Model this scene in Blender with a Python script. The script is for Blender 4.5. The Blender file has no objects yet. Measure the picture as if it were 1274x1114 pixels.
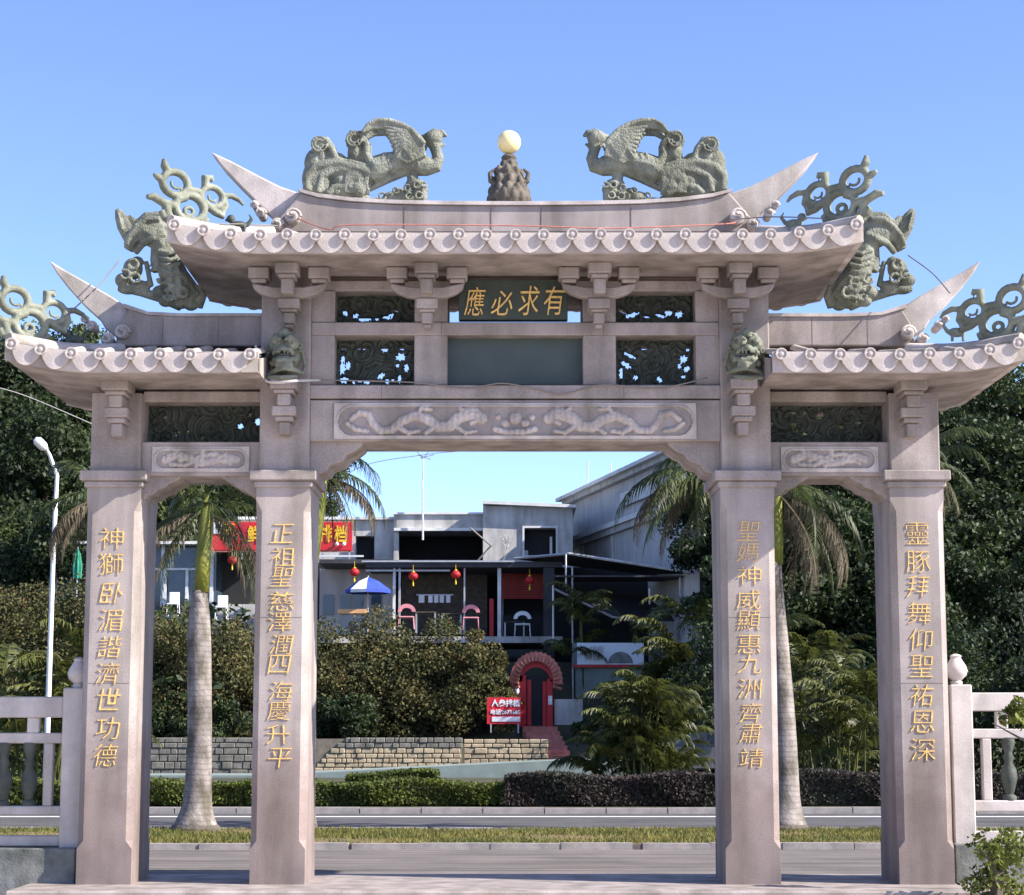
import bpy, math, random
import numpy as np
from mathutils import Matrix, Vector
random.seed(7); rng = np.random.default_rng(7)
R = math.radians
SC = bpy.context.scene
COL = SC.collection

# ------------------------------------------------------------------ camera, sky, sun, exposure
TH = math.atan((905 - 557) / 2500)
CAM = Vector((-.032, -20, 1.52))
cd = bpy.data.cameras.new('camera'); cam = bpy.data.objects.new('camera', cd); COL.objects.link(cam)
cam.location = CAM; cam.rotation_euler = (R(90) + TH, 0, 0)
cd.lens = 2500 / 1274 * 36; cd.sensor_width = 36; cd.clip_end = 4000; cd.clip_start = .1
SC.camera = cam
SUN = Vector((.78, -.25, .58)).normalized()
w = bpy.data.worlds.new('World'); SC.world = w; w.use_nodes = True
nt = w.node_tree; bg = nt.nodes['Background']
sky = nt.nodes.new('ShaderNodeTexSky'); sky.sky_type = 'NISHITA'; sky.sun_disc = False
sky.sun_elevation = math.asin(SUN.z); sky.sun_rotation = math.atan2(SUN.x, SUN.y)
sky.air_density = .55; sky.dust_density = .4; sky.ozone_density = 3.5; sky.altitude = 0
tint = nt.nodes.new('ShaderNodeMix'); tint.data_type = 'RGBA'; tint.blend_type = 'MULTIPLY'; tint.inputs[0].default_value = 1; tint.inputs[7].default_value = (1.06, 1.0, 1.06, 1)
nt.links.new(sky.outputs[0], tint.inputs[6]); nt.links.new(tint.outputs[2], bg.inputs[0]); bg.inputs[1].default_value = .15
sl = bpy.data.lights.new('sun', 'SUN'); sl.energy = 5; sl.angle = R(.5); sl.color = (1, .93, .84)
so = bpy.data.objects.new('sun', sl); COL.objects.link(so); so.rotation_euler = SUN.to_track_quat('Z', 'Y').to_euler()
so.location = (30, -30, 40)
vs = SC.view_settings; vs.view_transform = 'Standard'; vs.look = 'None'; vs.exposure = 1.2; vs.gamma = 1; vs.use_curve_mapping = False
SC.cycles.max_bounces = 5; SC.cycles.transparent_max_bounces = 6

# measuring the photograph: where the line of sight through (u, v) meets the plane at depth Y
def P(u, v, Y):
    a = (u - 637) / 2500; b = (557 - v) / 2500
    dy = math.cos(TH) - b * math.sin(TH); dz = math.sin(TH) + b * math.cos(TH)
    t = (Y + 20) / dy
    return (CAM.x + t * a, Y, CAM.z + t * dz)
def ZV(v, Y): return P(0, v, Y)[2]
def XU(u, v, Y): return P(u, v, Y)[0]

# ------------------------------------------------------------------ materials
def mat(name, col, col2=None, scale=8, rough=.75, bump=.3, bscale=None, spec=.35, speck=0, stain=0, metal=0,
        island=0, trans=0, band=None, splash=0, voro=0, scales=0, sscale=(1.6, 1.6, .22), detail=6, jscale=None):
    m = bpy.data.materials.new(name); m.use_nodes = True
    n = m.node_tree.nodes; l = m.node_tree.links; b = n['Principled BSDF']
    b.inputs['Roughness'].default_value = rough; b.inputs['Specular IOR Level'].default_value = spec
    b.inputs['Metallic'].default_value = metal
    tc = n.new('ShaderNodeTexCoord'); src = tc.outputs['Object']
    def noise(s, d=detail, r=.6):
        t = n.new('ShaderNodeTexNoise'); t.inputs['Scale'].default_value = s; t.inputs['Detail'].default_value = d
        t.inputs['Roughness'].default_value = r; l.new(src, t.inputs['Vector']); return t.outputs['Fac']
    def ramp(f, a, c, lo=.35, hi=.65):
        r = n.new('ShaderNodeValToRGB'); r.color_ramp.elements[0].position = lo; r.color_ramp.elements[1].position = hi
        r.color_ramp.elements[0].color = (*a, 1); r.color_ramp.elements[1].color = (*c, 1); l.new(f, r.inputs[0]); return r.outputs[0]
    def mul(a, c, f=1.0, mode='MULTIPLY'):
        x = n.new('ShaderNodeMix'); x.data_type = 'RGBA'; x.blend_type = mode; x.inputs[0].default_value = f
        l.new(a, x.inputs[6]); l.new(c, x.inputs[7]); return x.outputs[2]
    out = ramp(noise(scale), col, col2 or tuple(c * .75 for c in col))
    if speck:
        out = mul(out, ramp(noise(110, 2, .8), (1 - speck,) * 3, (1 + speck * .4,) * 3, .38, .62))
    if stain:
        mp = n.new('ShaderNodeMapping'); mp.inputs['Scale'].default_value = sscale; l.new(src, mp.inputs[0])
        t = n.new('ShaderNodeTexNoise'); t.inputs['Scale'].default_value = 2.2; t.inputs['Detail'].default_value = 7; l.new(mp.outputs[0], t.inputs['Vector'])
        out = mul(out, ramp(t.outputs['Fac'], (1 - stain, 1 - stain, 1 - stain * 1.15), (1.05, 1.05, 1.05), .36, .6))
    if island:
        g = n.new('ShaderNodeNewGeometry')
        out = mul(out, ramp(g.outputs['Random Per Island'], (1 - island,) * 3, (1 + island,) * 3, 0, 1))
    if band:
        wv = n.new('ShaderNodeTexWave'); wv.bands_direction = 'Z'; wv.inputs['Scale'].default_value = band; wv.inputs['Distortion'].default_value = 2.2
        wv.inputs['Detail'].default_value = 2; l.new(src, wv.inputs['Vector'])
        out = mul(out, ramp(wv.outputs['Fac'], (.80,) * 3, (1.03,) * 3, 0, .4))
    if splash:      # rough splash dirt on the foot, ragged upper edge
        sp = n.new('ShaderNodeSeparateXYZ'); l.new(src, sp.inputs[0]); ad = n.new('ShaderNodeMath'); ad.operation = 'MULTIPLY_ADD'
        l.new(noise(3.5, 8, .7), ad.inputs[0]); ad.inputs[1].default_value = -1.6; l.new(sp.outputs['Z'], ad.inputs[2])
        out = mul(out, ramp(ad.outputs[0], (.70, .64, .62), (1, 1, 1), max(0, splash - .95), min(1, splash - .1)))
    l.new(out, b.inputs['Base Color'])
    if bump:
        bp = n.new('ShaderNodeBump'); bp.inputs['Strength'].default_value = bump; bp.inputs['Distance'].default_value = .02
        l.new(noise(bscale or scale * 4), bp.inputs['Height']); l.new(bp.outputs[0], b.inputs['Normal'])
    if scales:
        vo = n.new('ShaderNodeTexVoronoi'); vo.inputs['Scale'].default_value = scales; l.new(src, vo.inputs['Vector'])
        b2 = n.new('ShaderNodeBump'); b2.inputs['Strength'].default_value = .55; b2.inputs['Distance'].default_value = .012; b2.invert = True; l.new(vo.outputs['Distance'], b2.inputs['Height'])
        l.new(bp.outputs[0], b2.inputs['Normal']); l.new(b2.outputs[0], b.inputs['Normal'])
    if voro:
        vo = n.new('ShaderNodeTexVoronoi'); vo.inputs['Scale'].default_value = voro; vo.feature = 'SMOOTH_F1'; l.new(src, vo.inputs['Vector'])
        b2 = n.new('ShaderNodeBump'); b2.inputs['Strength'].default_value = .8; b2.inputs['Distance'].default_value = .03; l.new(vo.outputs['Distance'], b2.inputs['Height'])
        l.new(bp.outputs[0], b2.inputs['Normal']); l.new(b2.outputs[0], b.inputs['Normal'])
        out = mul(out, ramp(vo.outputs['Distance'], (1.12,) * 3, (.72,) * 3, .1, .8)); l.new(out, b.inputs['Base Color'])
    if trans:
        tr = n.new('ShaderNodeBsdfTranslucent'); l.new(out, tr.inputs[0]); ms = n.new('ShaderNodeMixShader'); ms.inputs[0].default_value = trans
        l.new(b.outputs[0], ms.inputs[1]); l.new(tr.outputs[0], ms.inputs[2]); l.new(ms.outputs[0], n['Material Output'].inputs[0])
    return m
M = dict(
    granite=mat('pink granite', (.375, .325, .305), (.27, .232, .222), 2.2, .8, .12, 60, speck=.24, stain=.34),
    granite_roof=mat('pale pink granite', (.56, .50, .47), (.38, .335, .315), 3, .85, .2, 50, speck=.12, stain=.32),
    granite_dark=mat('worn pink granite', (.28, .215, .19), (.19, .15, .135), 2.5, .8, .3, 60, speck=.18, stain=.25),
    granite_p=mat('pillar granite', (.375, .325, .305), (.29, .25, .238), 2.2, .8, .13, 60, speck=.26, stain=.3, splash=1.0),
    mortar=mat('tan mortar', (.20, .17, .13), (.12, .10, .08), 6, .9, .4, 40),
    joint=mat('joint', (.13, .11, .11), None, 5),
    green=mat('carved green stone', (.27, .28, .225), (.15, .16, .13), 9, .7, .8, 28, speck=.12, stain=.4, scales=52),
    green_pale=mat('weathered green stone', (.25, .265, .205), (.15, .16, .125), 10, .75, .5, 45, stain=.3),
    carved_brown=mat('dark weathered carving', (.15, .125, .10), (.07, .065, .05), 12, .8, .7, 30, stain=.3),
    slate=mat('dark green slate', (.085, .095, .078), (.045, .052, .042), 7, .6, .4, 60, speck=.1),
    plaque=mat('plaque slate', (.042, .055, .042), (.03, .04, .032), 7, .5, .2, 60),
    blank=mat('blank green slate', (.062, .082, .078), (.05, .068, .066), 3, .5, .1, 60),
    gold=mat('gold paint', (.80, .54, .17), (.52, .33, .12), 26, .6, .3, 90, spec=.4),
    pearl=mat('cream globe', (.80, .68, .34), (.74, .60, .28), 4, .35, .05, spec=.5),
    asphalt=mat('asphalt', (.12, .112, .115), (.085, .08, .083), 1.2, .9, .5, 150, speck=.25, stain=.35, sscale=(.12, 2.6, 1)),
    road=mat('pale worn asphalt', (.21, .18, .168), (.145, .128, .12), .9, .9, .4, 120, speck=.25, stain=.4, sscale=(.12, 2.6, 1)),
    bounce_paving=mat('warm forecourt paving', (.64, .56, .48), (.54, .47, .40), 1, .9, .3, 40),  # pale and warm so the unseen front ground bounces fill light
    white=mat('road paint', (.70, .70, .68), (.5, .5, .5), 9, .8, .2, 60),
    kerb=mat('kerb stone', (.40, .36, .34), (.26, .24, .23), 4, .9, .5, 60, speck=.15),
    grass_soil=mat('dry turf', (.20, .14, .06), (.12, .10, .04), 1.5, .95, .6, 40),
    grass=mat('grass blades', (.19, .17, .045), (.10, .12, .03), .8, .8, 0, island=.4, trans=.3),
    earth=mat('hillside soil', (.07, .065, .04), (.04, .045, .025), .6, .95, .6, 8),
    path=mat('grey green path', (.22, .27, .25), (.17, .21, .20), 2, .9, .3, 40),
    stone_gray=mat('grey wall stone', (.22, .20, .17), (.10, .095, .08), 3, .9, .6, 30, speck=.15),
    stone_tan=mat('tan wall stone', (.46, .37, .25), (.28, .22, .145), 3, .9, .6, 30, speck=.15),
    brickred=mat('red brick step', (.32, .11, .085), (.2, .07, .06), 4, .9, .4, 40),
    rail=mat('pale railing stone', (.55, .49, .46), (.42, .375, .355), 3, .8, .15, 60, speck=.1, stain=.2),
    plinth=mat('stained plinth stone', (.26, .26, .25), (.07, .08, .075), 2.2, .85, .4, 50, stain=.4),
    bark_royal=mat('royal palm bark', (.33, .29, .27), (.19, .165, .155), 2.5, .9, .7, 22, band=3.6, stain=.55, speck=.2, sscale=(2.5, 2.5, 1.2)),
    shaft=mat('green crownshaft', (.26, .26, .045), (.15, .18, .03), 3, .6, .3, 20, stain=.35),
    bark=mat('tree bark', (.12, .10, .08), (.07, .06, .05), 5, .9, .6, 20),
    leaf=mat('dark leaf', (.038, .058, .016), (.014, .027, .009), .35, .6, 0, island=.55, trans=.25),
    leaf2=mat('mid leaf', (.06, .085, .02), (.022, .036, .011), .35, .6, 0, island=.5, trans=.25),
    leaf_b=mat('bougainvillea leaf', (.125, .11, .038), (.045, .06, .02), .9, .7, 0, island=.5, trans=.25),
    bract=mat('dull red bract', (.27, .10, .06), (.20, .14, .05), 2, .7, 0, island=.4, trans=.3),
    hedge=mat('clipped green hedge', (.115, .135, .022), (.05, .072, .014), .8, .7, 0, island=.45, trans=.25),
    hedge_p=mat('purple hedge', (.055, .035, .035), (.03, .035, .022), .8, .7, 0, island=.5, trans=.2),
    frond=mat('palm frond', (.085, .105, .032), (.035, .055, .016), 1.2, .5, 0, island=.45, trans=.25),
    frond_dry=mat('dry palm frond', (.17, .14, .085), (.08, .065, .04), 1.2, .7, 0, island=.4, trans=.2),
    areca=mat('areca frond', (.125, .13, .028), (.028, .042, .011), 1.5, .5, 0, island=.45, trans=.3),
    concrete=mat('raw grey concrete', (.56, .54, .51), (.40, .39, .375), 1.2, .9, .3, 20, stain=.25),
    concrete_l=mat('pale concrete edge', (.72, .71, .68), (.55, .55, .53), 2, .9, .2, 20),
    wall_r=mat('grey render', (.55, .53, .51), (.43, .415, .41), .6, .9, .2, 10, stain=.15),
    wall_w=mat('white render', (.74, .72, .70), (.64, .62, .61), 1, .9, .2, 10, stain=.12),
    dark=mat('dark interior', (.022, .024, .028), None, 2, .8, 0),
    awning=mat('dark roofing', (.055, .055, .06), (.035, .035, .04), 2, .7, .2, 20),
    metal=mat('grey painted metal', (.45, .46, .47), None, 5, .4, 0, metal=.3),
    white_m=mat('white painted metal', (.78, .78, .77), None, 5, .4, 0),
    glass=mat('blue grey glazing', (.05, .08, .11), (.03, .05, .075), 1, .12, 0, spec=.6),
    red=mat('red paint', (.52, .02, .03), (.42, .018, .022), 3, .5, .1, 20),
    red_sign=mat('red sign', (.60, .022, .035), (.52, .018, .028), 3, .45, 0),
    pink=mat('pink cloth', (.72, .30, .33), None, 3, .8, 0),
    lantern=mat('red lantern', (.62, .035, .04), None, 3, .5, 0, trans=.3),
    yellow=mat('yellow letters', (.85, .55, .03), None, 3, .5, 0),
    orange=mat('orange awning', (.78, .42, .20), None, 3, .7, 0),
    blue=mat('blue parasol', (.04, .08, .42), None, 3, .6, 0),
    whitec=mat('white cloth', (.78, .80, .83), None, 3, .6, 0),
    greenc=mat('green parasol cloth', (.03, .26, .16), None, 3, .6, 0),
    tile_red=mat('terracotta', (.52, .20, .15), (.38, .13, .10), 6, .8, .3, 30),
    cable=mat('weathered cable', (.22, .20, .18), None, 3, .7, 0),
    cable_l=mat('pale cable', (.55, .53, .50), None, 3, .7, 0),
    banner=mat('banner cloth', (.66, .72, .78), (.58, .66, .74), .8, .6, 0),
    banner_d=mat('banner print', (.10, .12, .13), (.2, .22, .2), 4, .6, 0),
    car=mat('silver car paint', (.2, .21, .22), None, 4, .3, 0, metal=.5),
)

# ------------------------------------------------------------------ mesh helpers
class MB:
    def __init__(s): s.v = []; s.f = []
    def add(s, vs_, fs):
        k = len(s.v); s.v += [tuple(p) for p in vs_]; s.f += [tuple(i + k for i in f) for f in fs]; return s
    def box(s, x0, x1, y0, y1, z0, z1, rz=0, c=None):
        p = [(x, y, z) for z in (z0, z1) for y in (y0, y1) for x in (x0, x1)]
        if rz:
            c = c or ((x0 + x1) / 2, (y0 + y1) / 2); cs, sn = math.cos(rz), math.sin(rz)
            p = [(c[0] + (a - c[0]) * cs - (b - c[1]) * sn, c[1] + (a - c[0]) * sn + (b - c[1]) * cs, z) for a, b, z in p]
        return s.add(p, [(0, 2, 3, 1), (4, 5, 7, 6), (0, 1, 5, 4), (1, 3, 7, 5), (3, 2, 6, 7), (2, 0, 4, 6)])
    def prism(s, poly, y0, y1):           # poly in x,z ; anticlockwise seen from the front (-Y)
        n = len(poly)
        a = sum(poly[i][0] * poly[(i + 1) % n][1] - poly[(i + 1) % n][0] * poly[i][1] for i in range(n))
        if a < 0: poly = poly[::-1]
        v = [(x, y0, z) for x, z in poly] + [(x, y1, z) for x, z in poly]
        return s.add(v, [tuple(range(n)), tuple(range(2 * n - 1, n - 1, -1))] + [(i, i + n, (i + 1) % n + n, (i + 1) % n) for i in range(n)])
    def prismx(s, poly, x0, x1):          # poly in y,z
        n = len(poly)
        v = [(x0, y, z) for y, z in poly] + [(x1, y, z) for y, z in poly]
        return s.add(v, [tuple(range(n))[::-1], tuple(range(n, 2 * n))] + [(i, (i + 1) % n, (i + 1) % n + n, i + n) for i in range(n)])
    def tube(s, pts, rad, seg=8, sq=1.0, caps=True):
        pts = [Vector(p) for p in pts]; n = len(pts)
        if not hasattr(rad, '__len__'): rad = [rad] * n
        k = len(s.v); up = None
        for i, p in enumerate(pts):
            t = (pts[min(i + 1, n - 1)] - pts[max(i - 1, 0)]).normalized()
            if up is None: up = Vector((0, 1, 0)) if abs(t.y) < .9 else Vector((1, 0, 0))
            a = (up - t * up.dot(t)).normalized(); b = t.cross(a); up = a
            for j in range(seg):
                q = 2 * math.pi * j / seg
                s.v.append(tuple(p + a * math.cos(q) * rad[i] * sq + b * math.sin(q) * rad[i]))
        for i in range(n - 1):
            for j in range(seg):
                s.f.append((k + i * seg + j, k + i * seg + (j + 1) % seg, k + (i + 1) * seg + (j + 1) % seg, k + (i + 1) * seg + j))
        if caps:
            s.f.append(tuple(k + j for j in range(seg))[::-1]); s.f.append(tuple(k + (n - 1) * seg + j for j in range(seg)))
        return s
    def ell(s, c, r, seg=12, rings=8, rot=0):     # rot about Y
        if not hasattr(r, '__len__'): r = (r, r, r)
        k = len(s.v); cs, sn = math.cos(rot), math.sin(rot)
        def put(x, y, z): s.v.append((c[0] + x * cs + z * sn, c[1] + y, c[2] - x * sn + z * cs))
        put(0, 0, r[2])
        for i in range(1, rings):
            a = math.pi * i / rings
            for j in range(seg):
                b = 2 * math.pi * j / seg; put(r[0] * math.sin(a) * math.cos(b), r[1] * math.sin(a) * math.sin(b), r[2] * math.cos(a))
        put(0, 0, -r[2]); e = len(s.v) - 1
        for j in range(seg):
            s.f.append((k, k + 1 + j, k + 1 + (j + 1) % seg)); b0 = k + 1 + (rings - 2) * seg
            s.f.append((e, b0 + (j + 1) % seg, b0 + j))
        for i in range(rings - 2):
            for j in range(seg):
                a0 = k + 1 + i * seg
                s.f.append((a0 + j, a0 + seg + j, a0 + seg + (j + 1) % seg, a0 + (j + 1) % seg))
        return s
    def lathe(s, prof, c, seg=16):                # prof list of (r,z)
        k = len(s.v); n = len(prof)
        for r, z in prof:
            for j in range(seg):
                a = 2 * math.pi * j / seg; s.v.append((c[0] + r * math.cos(a), c[1] + r * math.sin(a), c[2] + z))
        for i in range(n - 1):
            for j in range(seg):
                s.f.append((k + i * seg + j, k + i * seg + (j + 1) % seg, k + (i + 1) * seg + (j + 1) % seg, k + (i + 1) * seg + j))
        s.f.append(tuple(k + j for j in range(seg))[::-1]); s.f.append(tuple(k + (n - 1) * seg + j for j in range(seg)))
        return s
    def mesh(s, name='m'):
        m = bpy.data.meshes.new(name); m.from_pydata(s.v, [], s.f); m.update(); return m

WORLD = {}
def tagit(o, label=None, cat=None, group=None, kind=None):
    if label: o['label'] = label
    if cat: o['category'] = cat
    if group: o['group'] = group
    if kind: o['kind'] = kind
    return o
def setpar(o, parent):
    if parent is not None:
        o.parent = parent; o.matrix_parent_inverse = WORLD.get(parent, Matrix()).inverted()
def obj(name, mb, m, parent=None, smooth=None, bevel=0, label=None, cat=None, group=None, kind=None, remesh=0, seg=1):
    me = mb if isinstance(mb, bpy.types.Mesh) else mb.mesh(name)
    if m and not me.materials: me.materials.append(m)
    o = bpy.data.objects.new(name, me); COL.objects.link(o)
    if remesh:
        md = o.modifiers.new('r', 'REMESH'); md.mode = 'VOXEL'; md.voxel_size = remesh
        ms = o.modifiers.new('s', 'SMOOTH'); ms.factor = .4; ms.iterations = 1
        dg = bpy.context.evaluated_depsgraph_get()
        nm = bpy.data.meshes.new_from_object(o.evaluated_get(dg)); o.modifiers.clear(); o.data = nm; me = nm
        if m and not nm.materials: nm.materials.append(m)
        smooth = 180
    if smooth:
        me.shade_smooth()
        if smooth < 180: me.set_sharp_from_angle(angle=R(smooth))
    if bevel:
        bv = o.modifiers.new('bevel', 'BEVEL'); bv.width = bevel; bv.segments = seg; bv.limit_method = 'ANGLE'; bv.angle_limit = R(35)
    setpar(o, parent)
    return tagit(o, label, cat, group, kind)
def empty(name, loc, label=None, cat=None, group=None):
    o = bpy.data.objects.new(name, None); COL.objects.link(o); o.location = loc; o.empty_display_size = .2
    WORLD[o] = Matrix.Translation(loc)
    return tagit(o, label, cat, group)
def inst(name, me, parent=None, loc=(0, 0, 0), rot=(0, 0, 0), sc=(1, 1, 1), **k):
    o = bpy.data.objects.new(name, me); COL.objects.link(o); o.location = loc; o.rotation_euler = rot; o.scale = sc
    setpar(o, parent); return tagit(o, **k)
def kids(o): return [c for c in bpy.data.objects if c.parent == o]
def copy_tree(o, parent=None, loc=None):
    c = o.copy(); COL.objects.link(c)
    if parent: c.parent = parent
    if loc is not None: c.location = loc
    for ch in kids(o): copy_tree(ch, c)
    return c
def bx(name, x0, x1, y0, y1, z0, z1, m, parent=None, bevel=.008, **k):
    return obj(name, MB().box(min(x0, x1), max(x0, x1), y0, y1, z0, z1), m, parent, bevel=bevel, **k)

_cu = bpy.data.curves.new('glyph', 'FONT'); _co = bpy.data.objects.new('glyph', _cu); COL.objects.link(_co)
def glyph(txt, m, width, height, c, parent=None, depth=.012, bold=.012, shear=0, name='character', res=2, **k):
    _cu.body = txt; _cu.resolution_u = res; _cu.extrude = depth; _cu.offset = bold; _cu.shear = shear
    dg = bpy.context.evaluated_depsgraph_get(); dg.update()
    me = bpy.data.meshes.new_from_object(_co.evaluated_get(dg)); me.name = name
    n = len(me.vertices); a = np.empty(n * 3); me.vertices.foreach_get('co', a); a = a.reshape(n, 3)
    lo, hi = a.min(0), a.max(0); mid = (lo + hi) / 2; s = (hi - lo)
    b = np.empty_like(a)
    b[:, 0] = (a[:, 0] - mid[0]) / s[0] * width; b[:, 2] = (a[:, 1] - mid[1]) / s[1] * height; b[:, 1] = -a[:, 2]
    me.vertices.foreach_set('co', b.ravel()); me.materials.clear(); me.materials.append(m); me.update()
    o = bpy.data.objects.new(name, me); COL.objects.link(o); o.location = c; setpar(o, parent)
    return tagit(o, **k)

def fast_mesh(name, V, nper):                        # V: (faces, nper, 3)
    F = V.shape[0]; me = bpy.data.meshes.new(name)
    me.vertices.add(F * nper); me.vertices.foreach_set('co', V.astype(np.float32).ravel())
    me.loops.add(F * nper); me.loops.foreach_set('vertex_index', np.arange(F * nper, dtype=np.int32))
    me.polygons.add(F); me.polygons.foreach_set('loop_start', np.arange(0, F * nper, nper, dtype=np.int32))
    me.update(calc_edges=True); return me
def leaves(C, size, flat=.0, asp=.55, seed=0):           # C: N,3 -> N diamond leaves
    r = np.random.default_rng(seed); N = len(C)
    d = r.normal(size=(N, 3)); d[:, 2] *= (1 - flat); d /= np.linalg.norm(d, axis=1)[:, None]
    e = np.cross(d, r.normal(size=(N, 3))); e /= np.linalg.norm(e, axis=1)[:, None]
    s = (size * r.uniform(.6, 1.3, N))[:, None]
    V = np.stack([C - d * s * .5, C + e * s * asp * .5, C + d * s * .5, C - e * s * asp * .5], 1)
    return V
def clumps(centers, radii, per, seed=0, squash=.75):
    r = np.random.default_rng(seed); out = []
    for c, a in zip(centers, radii):
        d = r.normal(size=(per, 3)); d /= np.linalg.norm(d, axis=1)[:, None]
        q = a * r.uniform(.35, 1, per)[:, None] ** .6
        p = d * q; p[:, 2] *= squash; out.append(p + np.array(c))
    return np.concatenate(out)

# ------------------------------------------------------------------ the setting: ground, roads
def sheet(name, pts, m, kind='structure', **k): return obj(name, MB().add(pts, [tuple(range(len(pts)))]), m, kind=kind, **k)
def terrain_z(x, y):
    t = lambda a, b, v: max(0, min(1, (v - a) / (b - a))); s = lambda q: q * q * (3 - 2 * q)
    z = -.05 + 1.0 * s(t(47.6, 49.5, y)) + 3.0 * s(t(50, 56, y)) + 3.5 * s(t(66, 80, y))
    side = s(t(9, 22, abs(x - 3)))
    z += side * 9 * s(t(58, 95, y)) * (1 - .0 * t(0, 1, x))
    if y > 130: z = z * (1 - s(t(130, 220, y)))
    right = s(t(3, 9, x)); z -= right * 1.9 * s(t(50, 56, y)) * (1 - s(t(60, 70, y)))
    return z
mb = MB(); xs = [-400, -200, -120, -80, -60] + [i * 2 for i in range(-22, 23)] + [60, 80, 120, 200, 400]
ys = [19.9, 25, 30, 36, 42, 46] + [47 + .5 * i for i in range(22)] + [58 + 3 * i for i in range(25)] + [140, 170, 230, 400, 900, 2500]
for y in ys:
    for x in xs: mb.v.append((x * (1 if y < 300 else 5), y, terrain_z(x, y)))
W_ = len(xs)
for j in range(len(ys) - 1):
    for i in range(W_ - 1): mb.f.append((j * W_ + i, j * W_ + i + 1, (j + 1) * W_ + i + 1, (j + 1) * W_ + i))
obj('hillside', mb, M['earth'], kind='structure', smooth=60)
sheet('ground', [(-400, -200, -.17), (400, -200, -.17), (400, 20.2, -.17), (-400, 20.2, -.17)], M['road'])
sheet('bounce_forecourt', [(-60, -60, -.165), (60, -60, -.165), (60, -.85, -.165), (-60, -.85, -.165)], M['bounce_paving'])  # out-of-view sheet added to bounce warm light onto soffits and shaded fronts
sheet('near_road', [(-400, 1.5, -.15), (400, 1.5, -.15), (400, 8.2, -.15), (-400, 8.2, -.15)], M['road'])
sheet('far_road', [(-400, 12.6, -.146), (400, 12.6, -.146), (400, 19.7, -.146), (-400, 19.7, -.146)], M['asphalt'])
sheet('road_line', [(-400, 18.15, -.142), (400, 18.15, -.142), (400, 18.5, -.142), (-400, 18.5, -.142)], M['white'])
med = obj('median', MB().box(-400, 400, 8.35, 12.45, -.3, -.08), M['grass_soil'], kind='structure')
for (y0, y1, L, z1, nm) in ((8.18, 8.33, 1.0, -.06, 'near'), (12.47, 12.62, 1.0, -.06, 'far')):
    kb = obj('kerb', MB().box(-400, 400, y0 + .02, y1 - .02, -.3, z1 - .02), M['joint'], kind='structure')
    me = MB().box(-.49, .49, y0, y1, -.25, z1).mesh('kerb_stone'); me.materials.append(M['kerb'])
    for i in range(-10, 11): inst('kerb_stone', me, kb, loc=(i * L + .2, random.uniform(-.01, .01), random.uniform(-.012, .008)), rot=(0, random.uniform(-.004, .004), random.uniform(-.01, .01)))
kb = obj('pavement', MB().box(-400, 400, 19.9, 22, -.3, -.055), M['kerb'], kind='structure')
me = MB().box(-.59, .59, 19.7, 19.9, -.25, -.03).mesh('kerb_stone'); me.materials.append(M['kerb'])
for i in range(-10, 12): inst('kerb_stone', me, kb, loc=(i * 1.2, 0, random.uniform(-.01, .008)))
# grass on the median
N = 42000
gx = rng.uniform(-9, 9, N); gy = 8.4 + 4.0 * rng.random(N)
keep = (np.sin(gx * 1.7 + gy) + np.sin(gx * .6 - gy * 2.1) + rng.normal(size=N) * .8) > -.7
gx, gy = gx[keep], gy[keep]; N = len(gx); h = rng.uniform(.02, .075, N); a = rng.uniform(0, 6.28, N)
b0 = np.stack([gx, gy, np.full(N, -.08)], 1); dx = np.stack([np.cos(a) * .012, np.sin(a) * .012, np.zeros(N)], 1)
tp = b0 + np.stack([rng.normal(0, .03, N), rng.normal(0, .03, N), h], 1)
me = fast_mesh('grass', np.stack([b0 - dx, b0 + dx, tp], 1), 3)
obj('grass', me, M['grass'], kind='stuff')

# ------------------------------------------------------------------ the gateway
gate = empty('stone_gateway', (0, .5, 0), 'pink granite ceremonial gateway with four inscribed pillars and three upturned tiled roofs', 'gateway')
slab_z0 = -.35
bx('base_slab', -4.78, 4.9, -.8, 1.45, slab_z0, 0, M['granite'], gate, .015)
GR = M['granite']; GRR = M['granite_roof']
def chamf(hw, y0, y1, c, x):
    c = max(c, .0015)
    return [(x - hw + c, y0), (x + hw - c, y0), (x + hw, y0 + c), (x + hw, y1 - c), (x + hw - c, y1), (x - hw + c, y1), (x - hw, y1 - c), (x - hw, y0 + c)]
def loops(secs):
    mb = MB(); n = 8
    for pts, z in secs: mb.v += [(x, y, z) for x, y in pts]
    for i in range(len(secs) - 1):
        for j in range(n): mb.f.append((i * n + j, i * n + (j + 1) % n, (i + 1) * n + (j + 1) % n, (i + 1) * n + j))
    mb.f.append(tuple(range(n))[::-1]); mb.f.append(tuple((len(secs) - 1) * n + j for j in range(n))); return mb
PX = {-2: -4.02, -1: -2.325, 1: 2.325, 2: 4.02}
texts = {-2: ('神獅卧湄諧濟世功德', (670, 702, 738, 772, 805, 838, 870, 906, 940)),
         -1: ('正祖聖慈澤潤四海慶升平', (664, 693, 718, 748, 774, 802, 827, 860, 884, 914, 943)),
         1: ('聖媽神威顯惠九洲齊肅靖', (661, 687, 716, 746, 772, 801, 826, 857, 887, 912, 943)),
         2: ('靈豚拜舞仰聖祐恩深', (664, 699, 730, 763, 796, 829, 865, 898, 933))}
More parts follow.
